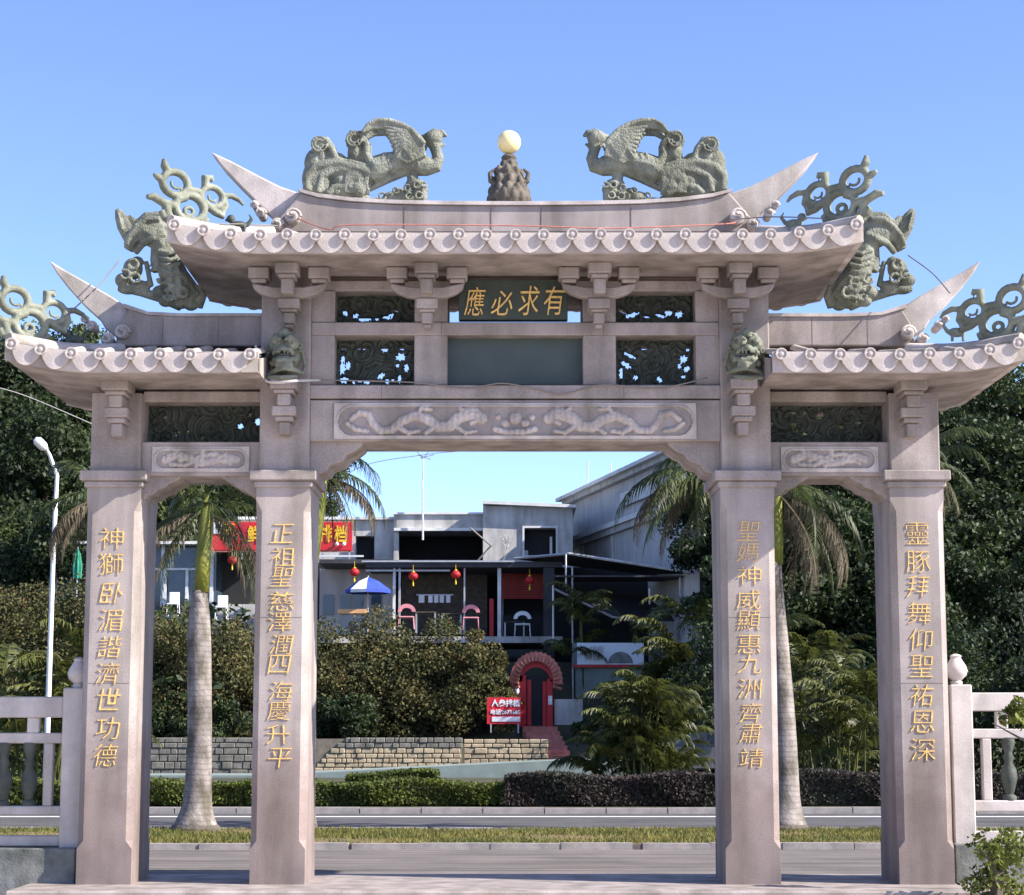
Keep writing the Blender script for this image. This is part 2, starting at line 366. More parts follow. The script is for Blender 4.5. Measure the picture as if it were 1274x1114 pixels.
for k, x in PX.items():
    top = 6.1 if abs(k) == 1 else 4.86
    hw = .27; C = .062
    S = [(chamf(hw, 0, .98, 0, x), 0), (chamf(hw, 0, .98, 0, x), .34), (chamf(hw, 0, .98, C, x), .42), (chamf(hw, 0, .98, C, x), 3.66),
         (chamf(hw, 0, .98, 0, x), 3.78), (chamf(hw, 0, .98, 0, x), 3.90)]
    p = obj('pillar', loops(S), M['granite_p'], gate)
    obj('upper_shaft', loops([(chamf(.25, .02, .96, .012, x), 4.07), (chamf(.25, .02, .96, .012, x), top)]), GR, gate)
    mb = MB(); mb.box(x - .295, x + .295, -.035, 1.015, 3.90, 3.965); mb.box(x - .335, x + .335, -.075, 1.055, 3.965, 4.07)
    obj('capital', mb, GR, gate, bevel=.012)
    tx, vv = texts[k]
    for ch, v in zip(tx, vv):
        glyph(ch, M['gold'], .235, .215 if len(tx) == 9 else .19, (x + random.uniform(-.012, .012), -.004, ZV(v, 0)), p, depth=.006, bold=-.014, shear=random.uniform(-.05, .2))

def carve_scroll(seed, sc=.16):
    r = random.Random(seed); cs = [(r.uniform(-2, 2), r.uniform(-.4, .4), r.choice((-1, 1)), r.uniform(0, 6)) for _ in range(90)]
    def f(x, z):
        b = min(cs, key=lambda c: (c[0] - x) ** 2 + (c[1] - z) ** 2 * 1.3); dx, dz = x - b[0], z - b[1]; q = math.hypot(dx, dz)
        return .5 + .5 * math.sin(q / sc * 14 + b[2] * 2 * math.atan2(dz, dx) + b[3])
    return f
def field(w, h, nx, nz, fn, y, x0, z0, thick=None, hole=None):       # carved sheet facing -Y
    mb = MB(); H = {}
    for j in range(nz + 1):
        for i in range(nx + 1):
            x = -w / 2 + w * i / nx; z = -h / 2 + h * j / nz; mb.v.append((x0 + x, y - fn(x, z), z0 + z))
    n1 = len(mb.v); keep = {}
    for j in range(nz):
        for i in range(nx):
            x = -w / 2 + w * (i + .5) / nx; z = -h / 2 + h * (j + .5) / nz
            keep[i, j] = not (hole and hole(x, z))
    id_ = lambda i, j: j * (nx + 1) + i
    if thick: mb.v += [(a, y + thick, c) for a, b, c in mb.v[:n1]]
    for (i, j), k in keep.items():
        if not k: continue
        a, b, c, d = id_(i, j), id_(i + 1, j), id_(i + 1, j + 1), id_(i, j + 1)
        mb.f.append((a, b, c, d))
        if thick:
            mb.f.append((a + n1, d + n1, c + n1, b + n1))
            for (di, dj, p, q) in ((0, -1, a, b), (1, 0, b, c), (0, 1, c, d), (-1, 0, d, a)):
                if not keep.get((i + di, j + dj), False): mb.f.append((p, p + n1, q + n1, q))
    return mb
def blobhole(hs):
    def f(x, z):
        for (hx, hz, rx, rz, a) in hs:
            dx, dz = x - hx, z - hz; cs, sn = math.cos(a), math.sin(a); p, q = dx * cs + dz * sn, -dx * sn + dz * cs
            if (p / rx) ** 2 + (q / rz) ** 2 < 1 + .35 * math.sin(7 * math.atan2(q / rz, p / rx) + hx * 30): return True
        return False
    return f
def pxholes(lst, scale, ou, ov, cx, cz, Y):
    out = []
    for (a, b, ra, rb, an) in lst:
        u, v = ou + a / scale, ov + b / scale; x, _, z = P(u, v, Y); out.append((x - .0 - cx, z - cz, ra / scale / 120, rb / scale / 120, an))
    return out
# horizontal members. (x0,x1) , v range at front plane
yf = .10
def beam(x0, x1, v0, v1, name='beam', y0=yf, y1=.88, mm=GR, bevel=.01): return bx(name, x0, x1, y0, y1, ZV(v1, y0), ZV(v0, y0), mm, gate, bevel)
IN, OUT = 2.325 - .245, 2.325 + .245
beam(-IN, IN, 349, 362, y0=.14); beam(-IN, IN, 401, 417); beam(-IN, IN, 479, 495.5, y0=.05)
bb = beam(-IN, IN, 497.5, 549, y0=.08)
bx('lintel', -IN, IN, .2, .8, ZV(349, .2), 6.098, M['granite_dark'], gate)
for s in (-1, 1):
    for (a, b) in ((760 - 641, 728 - 641),):
        x0, x1 = s * XU(725, 380, .12), s * XU(766, 380, .12)
        bx('post', x0, x1, .12, .86, ZV(401, .12), ZV(362, .12), GR, gate); bx('post', x0, x1, .12, .86, ZV(479, .12), ZV(417, .12), GR, gate)
    x0, x1 = s * XU(865, 380, .12), s * IN
    bx('post', x0, x1, .12, .86, ZV(401, .12), ZV(362, .12), GR, gate); bx('post', x0, x1, .12, .86, ZV(479, .12), ZV(417, .12), GR, gate)
    # pierced panels, two rows
    xa, xb = XU(766, 380, .4), XU(865, 380, .4); cx = s * (xa + xb) / 2; wd = xb - xa + .04
    r = random.Random(5 + s)
    zc = (ZV(362, .4) + ZV(401, .4)) / 2; hh = ZV(362, .4) - ZV(401, .4) + .05; cs = carve_scroll(3 + s)
    if s < 0: L = [(450, 310, 12, 14, 0), (495, 322, 15, 12, .5), (535, 338, 32, 9, 0), (585, 336, 12, 7, 0), (630, 330, 24, 9, -.3), (650, 318, 13, 9, 0), (665, 300, 16, 7, -.3)]; H = pxholes(L, 3.48, 300, 300, cx, zc, .4)
    else: L = [(535, 300, 22, 9, -.6), (580, 318, 34, 10, .3), (645, 328, 17, 7, 0), (700, 322, 26, 10, -.3), (738, 308, 20, 17, 0), (783, 312, 18, 20, 0)]; H = pxholes(L, 3.48, 620, 300, cx, zc, .4)
    fn = lambda x, z, cs=cs: .035 * cs(x, z) + .02 * max(0, 1 - (x / .3) ** 2 - (z / .15) ** 2)
    obj('carved_panel', field(wd, hh, 88, 34, fn, .42, cx, zc, .06, blobhole(H)), M['slate'], gate)
    zc = (ZV(417, .4) + ZV(479, .4)) / 2; hh = ZV(417, .4) - ZV(479, .4) + .05; cs = carve_scroll(13 + s)
    if s < 0: L = [(443, 461, 14, 8, 0), (520, 461, 30, 9, 0), (620, 466, 17, 16, .2), (695, 462, 14, 10, 0), (440, 510, 11, 16, 0), (690, 500, 22, 18, .2), (435, 550, 16, 28, 0), (462, 538, 12, 20, 0), (676, 537, 9, 9, 0), (715, 548, 12, 18, 0), (445, 600, 20, 14, 0), (485, 612, 8, 8, 0), (512, 604, 14, 7, 0), (542, 610, 14, 9, 0), (605, 582, 20, 11, .7), (632, 605, 11, 12, 0), (655, 600, 6, 8, 0), (685, 594, 9, 19, 0)]; H = pxholes(L, 3.48, 300, 300, cx, zc, .4)
    else: L = [(558, 456, 16, 10, -.5), (632, 458, 18, 13, 0), (722, 450, 15, 5, 0), (820, 462, 9, 16, 0), (570, 494, 34, 9, -.45), (555, 535, 30, 12, -.6), (532, 570, 8, 26, 0), (595, 588, 12, 11, 0), (803, 510, 18, 18, .6), (785, 540, 10, 14, 0), (818, 552, 18, 12, .7), (802, 585, 11, 8, 0), (700, 598, 10, 16, .6)]; H = pxholes(L, 3.48, 620, 300, cx, zc, .4)
    fn = lambda x, z, cs=cs: .035 * cs(x, z) + .02 * max(0, 1 - (x / .28) ** 2 - (z / .2) ** 2)
    obj('carved_panel', field(wd, hh, 88, 54, fn, .42, cx, zc, .06, blobhole(H)), M['slate'], gate)
# plaque and blank slab
px0, px1 = XU(571, 380, .2), XU(706, 380, .2)
pq = bx('plaque', px0, px1, .112, .24, ZV(398, .12), ZV(348, .12), M['plaque'], gate, .006)
for ch, u, v, hgt in (('應', 591, 375, 36), ('必', 624, 377, 31), ('求', 658, 374, 37), ('有', 690, 374, 36)):
    x, _, z = P(u, v, .14); glyph(ch, M['gold'], .22, hgt / 122, (x, .104, z - .01), pq, bold=-.004, shear=.18)
x0, x1 = XU(553, 450, .3), XU(727, 450, .3)
bx('blank_tablet', x0, x1, .30, .42, ZV(479, .3), ZV(417, .3), M['blank'], gate)

def relief(w, h, curves, dots, seed, depth=.045):
    r = random.Random(seed); segs = []
    for pts, w0, w1 in curves:
        n = len(pts)
        for i in range(n - 1): segs.append((*pts[i], *pts[i + 1], 1.45 * (w0 + (w1 - w0) * i / n)))
    cs = carve_scroll(seed, .1)
    def f(x, z):
        R_ = h / 2 - .02; ex = max(0, abs(x) - (w / 2 - R_ - .02)); q = math.hypot(ex, z); e = q - R_
        if e > 0: return 0
        v = 0
        if e > -.022: return .012
        best = 0
        for (a, b, c, d, ww) in segs:
            if abs(x - (a + c) / 2) > .25: continue
            L2 = (c - a) ** 2 + (d - b) ** 2 or 1e-9; t = max(0, min(1, ((x - a) * (c - a) + (z - b) * (d - b)) / L2))
            D = math.hypot(x - a - t * (c - a), z - b - t * (d - b)) / ww
            if D < 1: best = max(best, (1 - D * D) ** .35 * depth)
        for (a, b, rr) in dots:
            D = math.hypot(x - a, z - b) / rr
            if D < 1: best = max(best, math.sqrt(1 - D * D) * depth * 1.1)
        return best * (.88 + .12 * math.sin(x * 110)) + .007 * cs(x, z) - .045
    return f
cz = (ZV(503, .08) + ZV(546, .08)) / 2
def wave(x0, x1, n, A, ph): return [(x0 + (x1 - x0) * i / n, A * math.sin(ph + i * .9)) for i in range(n + 1)]
crv = []
for s in (-1, 1):
    crv += [([(s * a, b) for a, b in ((1.66, .02), (1.58, .09), (1.48, .07), (1.44, -.02), (1.36, -.10), (1.25, -.09), (1.15, .0), (1.02, .06), (.88, .02), (.78, -.06), (.66, -.05), (.58, .03), (.5, .07))], .022, .05),
            ([(s * a, b) for a, b in ((.5, .07), (.42, .08), (.34, .03))], .05, .03), ([(s * .46, .09), (s * .56, .13)], .015, .01), ([(s * .36, .02), (s * .44, -.02)], .02, .015),
            ([(s * 1.2, -.05), (s * 1.08, -.12), (s * .98, -.1)], .022, .014), ([(s * .8, -.05), (s * .9, -.12)], .02, .012), ([(s * 1.0, .06), (s * .95, .13), (s * .85, .12)], .018, .012),
            ([(s * .62, -.04), (s * .5, -.12), (s * .4, -.1)], .02, .012), ([(s * 1.5, -.1), (s * 1.62, -.08), (s * 1.7, -.02)], .02, .015)]
crv += [([(-.2, -.08), (-.1, -.11), (.1, -.11), (.2, -.08)], .025, .025)]
dots = [(0, .03, .075), (-.1, -.02, .05), (.1, -.02, .05), (-.17, .04, .035), (.17, .04, .035)]
obj('carved_relief', field(3.66, .37, 420, 42, relief(3.66, .37, crv, dots, 4, .07), .062, 0, cz), GRR, gate, smooth=60)
# shoulder brackets under the beams
def corbel(s, xw, w, z1, h, y0=.16, y1=.8):
    pts = [(0, 0), (w, 0), (w * .93, -h * .16), (w * .80, -h * .30), (w * .66, -h * .38), (w * .60, -h * .52), (w * .45, -h * .60), (w * .36, -h * .64), (w * .30, -h * .78), (w * .12, -h * .86), (w * .08, -h), (0, -h)]
    obj('corner_bracket', MB().prism([(xw + s * a, z1 + b) for a, b in pts], y0, y1), GR, gate, bevel=.01)
for s in (-1, 1): corbel(-s, s * IN, .56, ZV(549, .16) + .02, .42)
# side bays
for s in (-1, 1):
    a, b = 2.325 + .245, 4.02 - .245; A, B = s * a, s * b; cx = (A + B) / 2; wd = b - a
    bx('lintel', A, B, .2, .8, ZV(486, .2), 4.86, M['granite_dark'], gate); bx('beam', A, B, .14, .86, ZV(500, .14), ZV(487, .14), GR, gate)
    bx('beam', A, B, .10, .88, ZV(592, .10), ZV(550, .10), GR, gate)
    z0, z1 = ZV(550, .42), ZV(500, .42); zc = (z0 + z1) / 2; cs = carve_scroll(31 + s)
    if s < 0: L = [(745, 360, 12, 9, 0), (800, 430, 16, 12, 0), (1085, 400, 18, 14, 0), (1130, 345, 12, 8, 0), (1165, 378, 16, 17, 0), (915, 452, 10, 14, 0), (850, 425, 9, 12, .5)]; H = pxholes(L, 3.64, 0, 420, cx, zc, .42)
    else: L = [(340, 357, 26, 16, .8), (215, 345, 14, 10, 0), (270, 345, 11, 12, .4), (215, 400, 18, 12, .7), (230, 425, 18, 8, .4), (110, 395, 12, 12, 0), (152, 338, 16, 6, 0), (270, 440, 12, 6, 0), (320, 442, 12, 5, 0), (435, 410, 14, 12, 0), (515, 390, 14, 8, 0), (515, 330, 12, 6, 0)]; H = pxholes(L, 3.70, 930, 420, cx, zc, .42)
    fn = lambda x, z, cs=cs: .04 * cs(x, z)
    obj('carved_panel', field(wd, z1 - z0 + .04, 120, 46, fn, .46, cx, zc, .06, blobhole(H)), M['slate'], gate)
    mb = MB(); mb.box(min(A, B), max(A, B), .38, .41, z1 - .035, z1); obj('panel_frame', mb, M['slate'], gate)
    cz = (ZV(556, .10) + ZV(588, .10)) / 2
    cv = [([(-.36, .0), (-.25, .05), (-.12, .02), (0, -.04), (.12, -.02), (.25, .04), (.36, .0)], .035, .03), ([(-.3, -.05), (-.15, -.06), (0, .04), (.15, .06), (.3, -.04)], .02, .02), ([(-.05, -.08), (.02, .08)], .02, .02)]
    obj('carved_relief', field(.98, .26, 130, 34, relief(.98, .26, cv, [(.0, 0, .05), (-.2, 0, .04), (.22, -.01, .04)], 9 + s, .06), .085, cx, cz), GRR, gate, smooth=60)
    for q, X in ((-s, B), (s, A)): corbel(q, X, .42, ZV(592, .16) + .02, .26)
    # little horizontal stub between upper shaft and lower ridge is the roof ridge itself

# bracket sets
def dougong(x, zs, name='bracket_set'):
    mb = MB()
    mb.box(x - .115, x + .115, -.50, -.22, zs - .11, zs); mb.box(x - .085, x + .085, -.47, -.2, zs - .15, zs - .11)
    mb.box(x - .06, x + .06, -.42, -.06, zs - .30, zs - .15)
    for s in (-1, 1):
        c = x + s * .30; mb.box(c - .105, c + .105, -.30, -.08, zs - .12, zs - .005); mb.box(c - .075, c + .075, -.28, -.1, zs - .16, zs - .12)
    arm = [(-.37, -.16), (-.36, -.21), (-.30, -.26), (-.2, -.30), (-.1, -.315), (.1, -.315), (.2, -.30), (.30, -.26), (.36, -.21), (.37, -.16), (.15, -.20), (-.15, -.20)]
    mb.prism([(x + a, zs + b) for a, b in arm], -.24, -.12)
    mb.box(x - .11, x + .11, -.26, .02, zs - .42, zs - .317); mb.box(x - .085, x + .085, -.24, .02, zs - .45, zs - .42)
    mb.box(x - .055, x + .055, -.20, .02, zs - .56, zs - .45); mb.box(x - .04, x + .04, -.15, .02, zs - .60, zs - .56)
    obj(name, mb, GR, gate, bevel=.012)
ZM = 6.10
for u in (360, 531.5, 745, 917.5): dougong(XU(u, 350, -.2), ZM)
def bracket2(x, zt, y=0, name='bracket'):
    mb = MB()
    mb.box(x - .135, x + .135, y - .36, y + .03, zt - .10, zt); mb.box(x - .10, x + .10, y - .33, y + .03, zt - .14, zt - .10)
    mb.box(x - .065, x + .065, y - .30, y + .03, zt - .26, zt - .14)
    mb.box(x - .12, x + .12, y - .28, y + .03, zt - .36, zt - .26); mb.box(x - .09, x + .09, y - .25, y + .03, zt - .41, zt - .36)
    mb.box(x - .055, x + .055, y - .2, y + .03, zt - .54, zt - .41)
    obj(name, mb, GR, gate, bevel=.012)
ZL = ZV(462, -.9)
for s, u in ((-1, 146), (1, 1134)): bracket2(XU(u, 490, -.2), ZL + .01)
for s, u in ((-1, 354), (1, 924)): bracket2(XU(u, 500, -.2), ZV(474, -.2))

# roofs: a boat shaped slab, a raised ridge, rows of round tiles with end discs and drip tiles
YF, YB = -.9, 1.86
def disc_tile(L):
    mb = MB(); n = 10; r = .052; rise = .24 * L / 1.2; k = len(mb.v)
    for q, (y, z) in enumerate(((0, 0), (L, rise))):
        for j in range(n + 1):
            a = math.pi * j / n; mb.v.append((math.cos(a) * r, y, z + math.sin(a) * r))
    for j in range(n): mb.f.append((k + j, k + j + 1, k + n + 2 + j, k + n + 1 + j))
    def ring(ro, y): return [(math.cos(t * math.pi / 8) * ro, y, math.sin(t * math.pi / 8) * ro) for t in range(16)]
    prof = [(.056, .05), (.058, -.02), (.047, -.02), (.042, -.008), (.024, -.008), (.020, -.02), (.006, -.024)]
    k = len(mb.v)
    for ro, y in prof: mb.v += ring(ro, y)
    for i in range(len(prof) - 1):
        for j in range(16): mb.f.append((k + i * 16 + j, k + i * 16 + (j + 1) % 16, k + (i + 1) * 16 + (j + 1) % 16, k + (i + 1) * 16 + j))
    mb.f.append(tuple(k + (len(prof) - 1) * 16 + j for j in range(16)))
    me = mb.mesh('round_tile'); me.materials.append(GRR); me.shade_smooth(); me.set_sharp_from_angle(angle=R(40)); return me
def drip_tile(w, L):
    mb = MB(); n = 12; top = []; bot = []
    for i in range(n + 1):
        t = -1 + 2 * i / n; x = t * w / 2; top.append((x, .035 - .0 * abs(t))); bot.append((x, -.158 + .125 * abs(t) ** 2.4))
    poly = top + bot[::-1]; mb.prism(poly[::-1], -.022, .03)
    # concave pan behind
    k = len(mb.v)
    for y, z in ((0, 0), (L, .2 * L)):
        for i in range(7): t = -1 + i / 3; mb.v.append((t * w / 2, y, z + .02 - .05 * (1 - t * t)))
    for i in range(6): mb.f.append((k + i, k + 7 + i, k + 8 + i, k + i + 1))
    me = mb.mesh('drip_tile'); me.materials.append(GRR); return me
LS = (.22, .45, .8, 1.2); DT = [disc_tile(q) for q in LS]; DR = [drip_tile(.275, q) for q in LS]
def roof(xa, xb, zb, rise, hipl, hipr, name='roof', ridge_gap=1.25, dz=.30):
    """xa..xb extent; rise(x) lifts the eave; hipl/hipr: hip ends"""
    mb = MB(); nx, ny = 60, 16
    def zt(x, y):
        t = min((y - YF) / ridge_gap, (YB - y) / ridge_gap, 1)
        if hipl: t = min(t, (x - xa) / 1.0)
        if hipr: t = min(t, (xb - x) / 1.0)
        return zb + rise(x) + .12 + dz * max(0, t)
    def zbt(x, y): return zb + rise(x) * (1 if True else 0) - .0
    for f in (zbt, zt):
        for j in range(ny + 1):
            for i in range(nx + 1):
                x = xa + (xb - xa) * i / nx; y = YF + (YB - YF) * j / ny; mb.v.append((x, y, f(x, y)))
    n1 = (nx + 1) * (ny + 1); id_ = lambda i, j: j * (nx + 1) + i
    for j in range(ny):
        for i in range(nx):
            q = (id_(i, j), id_(i + 1, j), id_(i + 1, j + 1), id_(i, j + 1)); mb.f.append(q[::-1]); mb.f.append(tuple(a + n1 for a in q))
    for i in range(nx):
        for j in (0, ny):
            q = (id_(i, j), id_(i + 1, j), id_(i + 1, j) + n1, id_(i, j) + n1); mb.f.append(q if j == 0 else q[::-1])
    for j in range(ny):
        for i in (0, nx):
            q = (id_(i, j), id_(i, j + 1), id_(i, j + 1) + n1, id_(i, j) + n1); mb.f.append(q[::-1] if i == 0 else q)
    o = obj(name, mb, M['granite'], gate, smooth=30)
    n = round((xb - xa - .10) / .283); st = (xb - xa - .16) / n
    for i in range(n + 1):
        x = xa + .08 + st * i; z = zb + rise(x) + .155; sl = (rise(x + .05) - rise(x - .05)) / .1
        for fb in (0, 1):
            if i in (0, n) and ((i == 0 and hipl) or (i == n and hipr)): sy = .2
            else:
                e = 1.0
                if hipl: e = min(e, max(.12, (x - xa) / 1.0))
                if hipr: e = min(e, max(.12, (xb - x) / 1.0))
                sy = e
            y = YF - .07 if fb == 0 else YB + .07; li = max([q for q in range(4) if LS[q] <= sy * 1.2 + .02] or [0])
            jt = random.uniform(-.006, .006)
            inst('round_tile', DT[li], o, loc=(x + random.uniform(-.006, .006), y, z + jt), rot=(random.uniform(-.03, .03), -math.atan(sl) + random.uniform(-.04, .04), math.pi * fb + random.uniform(-.03, .03)))
            if i < n:
                xm = x + st / 2; zm = zb + rise(xm) + .14; sl2 = (rise(xm + .05) - rise(xm - .05)) / .1
                inst('drip_tile', DR[li], o, loc=(xm, y + (.035 if fb == 0 else -.035), zm + jt), rot=(0, -math.atan(sl2) * (1 if fb == 0 else -1), math.pi * fb + random.uniform(-.012, .012)))
    # band board above the discs
    mb = MB()
    for (y0, y1) in ((YF - .012, YF + .05), (YB - .05, YB + .012)):
        k = len(mb.v); n2 = 40
        for i in range(n2 + 1):
            x = xa + (xb - xa) * i / n2; z = zb + rise(x)
            mb.v += [(x, y0, z - .012), (x, y0, z + .19), (x, y1, z + .20), (x, y1, z - .012)]
        for i in range(n2):
            a = k + i * 4
            for p, q in ((0, 1), (1, 2), (2, 3), (3, 0)): mb.f.append((a + p, a + 4 + p, a + 4 + q, a + q))
        mb.f.append((k, k + 1, k + 2, k + 3)); e = k + n2 * 4; mb.f.append((e + 3, e + 2, e + 1, e))
    for x0 in ([xa] if hipl else []) + ([xb - .06] if hipr else []):
        mb.box(x0, x0 + .06, YF + .05, YB - .05, zb + rise(x0), zb + rise(x0) + .20)
    obj('eave_board', mb, GRR, o)
    return o
riseM = lambda x: .11 * max(0, (abs(x) - 2.4) / .98) ** 2
main_roof = roof(-3.39, 3.39, ZM, riseM, True, True)
riseL = lambda x: .12 * max(0, (abs(x) - 4.0) / .92) ** 2
roof(-4.93, -2.48, ZL, riseL, True, False, dz=.26); roof(2.48, 4.93, ZL, riseL, False, True, dz=.26)

# ridges and swallow-tail horns, traced in the plane Y = .35
def W(u, v, Y=.35): x, _, z = P(u, v, Y); return (x, z)
def mirror(poly): return [(-x, z) for x, z in poly]
SX = .032 - .03 + .0
def sym(pts, Y=.35):          # left-hand outline (photo pixels), centred on the gate axis (u = 641)
    return [(P(u - 4 + 0, v, Y)[0] + .0, P(u, v, Y)[2]) for u, v in pts]
ridge = sym([(379, 241), (400, 247), (440, 252), (490, 255), (560, 256.5), (641, 257)])
rb = sym([(641, 291), (500, 291), (400, 291), (352, 291), (352, 272)])
poly = ridge + [(-a, b) for a, b in ridge[::-1][1:]] + [(-a, b) for a, b in rb[::-1]][0:] + rb[1:]
obj('roof_ridge', MB().prism(poly, .30, .70), GR, gate, bevel=.015)
cap = sym([(375, 237), (400, 243), (440, 248), (490, 251), (560, 252.5), (641, 253)])
cb = sym([(641, 257.5), (560, 257), (490, 255.5), (440, 252.5), (400, 247.5), (379, 241.5)])
obj('ridge_cap', MB().prism(cap + [(-a, b) for a, b in cap[::-1][1:]] + [(-a, b) for a, b in cb[::-1]] + cb[1:], .27, .73), GRR, gate)
for s in (-1, 1):
    h1 = sym([(266, 188), (290, 199), (330, 220), (352, 231), (378, 240), (380, 262), (372, 276), (352, 287), (340, 266), (322, 250), (300, 228), (282, 209)])
    h2 = sym([(64, 323), (85, 336), (110, 350), (140, 367), (166, 384), (190, 393), (190, 420), (150, 420), (134, 408), (128, 398), (108, 380), (88, 358), (74, 340)])
    for h in (h1, h2):
        if s > 0: h = mirror(h)
        y0, y1 = .38, .62; n = len(h); tipx = h[0][0]; mb = MB()
        xs_ = [p[0] for p in h]; span = max(xs_) - min(xs_)
        a = sum(h[i][0] * h[(i + 1) % n][1] - h[(i + 1) % n][0] * h[i][1] for i in range(n))
        if a < 0: h = h[::-1]
        th = lambda x: .05 + .11 * min(1, abs(x - tipx) / (span * .6))
        mb.v = [(x, .38, z) for x, z in h] + [(x, .62, z) for x, z in h]
        mb.f = [tuple(range(n)), tuple(range(2 * n - 1, n - 1, -1))] + [(i, i + n, (i + 1) % n + n, (i + 1) % n) for i in range(n)]
        obj('ridge_horn', mb, GRR, gate, bevel=.014)
    # raised coping along the horn's upper edge
    for pts in (((266, 188), (290, 199), (330, 220), (352, 231), (378, 240)), ((64, 323), (85, 336), (110, 350), (140, 367), (166, 384), (190, 393))):
        q = sym(pts); q = mirror(q) if s > 0 else q
        obj('coping', MB().tube([(x, .5, z) for x, z in q], [.04, .09, .14, .17, .19][:len(q)] if len(q) == 5 else [.04, .08, .12, .15, .17, .19], 4 * 2, 1.0).mesh('coping'), GRR, gate) if False else None
    lr = sym([(166, 385), (190, 393), (230, 395), (332, 395), (332, 432), (150, 432), (150, 412)]); lr = mirror(lr) if s > 0 else lr
    obj('roof_ridge', MB().prism(lr, .28, .72), GR, gate, bevel=.012)
    lc = sym([(160, 380), (190, 390), (230, 392), (332, 392), (332, 396), (230, 396), (190, 394), (160, 385)]); lc = mirror(lc) if s > 0 else lc
    obj('ridge_cap', MB().prism(lc, .26, .74), GRR, gate)
    st = sym([(172, 431), (332, 431), (332, 438), (128, 438), (128, 430)]); st = mirror(st) if s > 0 else st
    # carved scrolls at the foot of each horn
    for (u, v, r) in ((369, 272, .085), (350, 282, .06), (330, 268, .05), (322, 258, .035), (158, 416, .075), (140, 424, .055), (120, 408, .045), (112, 400, .03)):
        x, z = sym([(u, v)], .3)[0]; x = -x if s > 0 else x
        mb = MB(); sp = [(x + math.cos(t * .55) * r * (1 - t / 20), .22 - .004 * t, z + math.sin(t * .55) * r * (1 - t / 20)) for t in range(17)]
        mb.tube(sp, .022, 6); mb.tube([(x, .2, z), (x, .42, z)], r * .9, 12)
        obj('ridge_scroll', mb, GRR, gate, smooth=50)
    # hip ridges to the corners
    for (xe, ze, xi, zi, cy) in ((3.36, ZM + .31, 2.5, ZM + .45, YF), (4.90, ZL + .32, 4.0, ZL + .40, YF), (3.36, ZM + .31, 2.5, ZM + .45, YB), (4.90, ZL + .32, 4.0, ZL + .40, YB)):
        mb = MB(); pts = []
        for i in range(7):
            t = i / 6; pts.append((s * (xe + (xi - xe) * t), cy + (.5 - cy) * .72 * t, ze + (zi - ze) * t - .05 * math.sin(math.pi * t)))
        mb.tube(pts, [.06] + [.07] * 6, 8); obj('hip_ridge', mb, GRR, gate, smooth=50)
for (x_, y_, a_, b_) in ((-.75, .1, 416.5, 401.5), (.9, .1, 416.5, 401.5), (-1.35, .05, 495, 479.5), (1.1, .05, 495, 479.5)):
    bx('joint', x_ - .003, x_ + .003, y_ - .0015, y_ + .02, ZV(a_, y_), ZV(b_, y_), M['joint'], gate, 0)
for s in (-1, 1):
    for x_ in (3.05, 3.62):
        bx('joint', s * x_ - .003, s * x_ + .003, .2785, .3, ZV(431, .28), ZV(396, .28), M['joint'], gate, 0)
    for (xq, zq) in ((4.02, 1.95), (2.325, 2.6), (2.325, 5.2)):
        hw_ = .205 if zq < 4 else .236; yq = 0 if zq < 4 else .02
        bx('joint', s * xq - hw_, s * xq + hw_, yq - .0015, yq + .02, zq - .0025, zq + .0025, M['joint'], gate, 0)
for x in (-1.15, 1.2, -.25, .27):
    x0 = x; bx('joint', x0 - .004, x0 + .004, .296, .302, ZV(288, .3), ZV(258.5, .3), M['joint'], gate, 0)
for s in (-1, 1):
    q = sym([(378, 240), (371, 262)]); q = mirror(q) if s > 0 else q
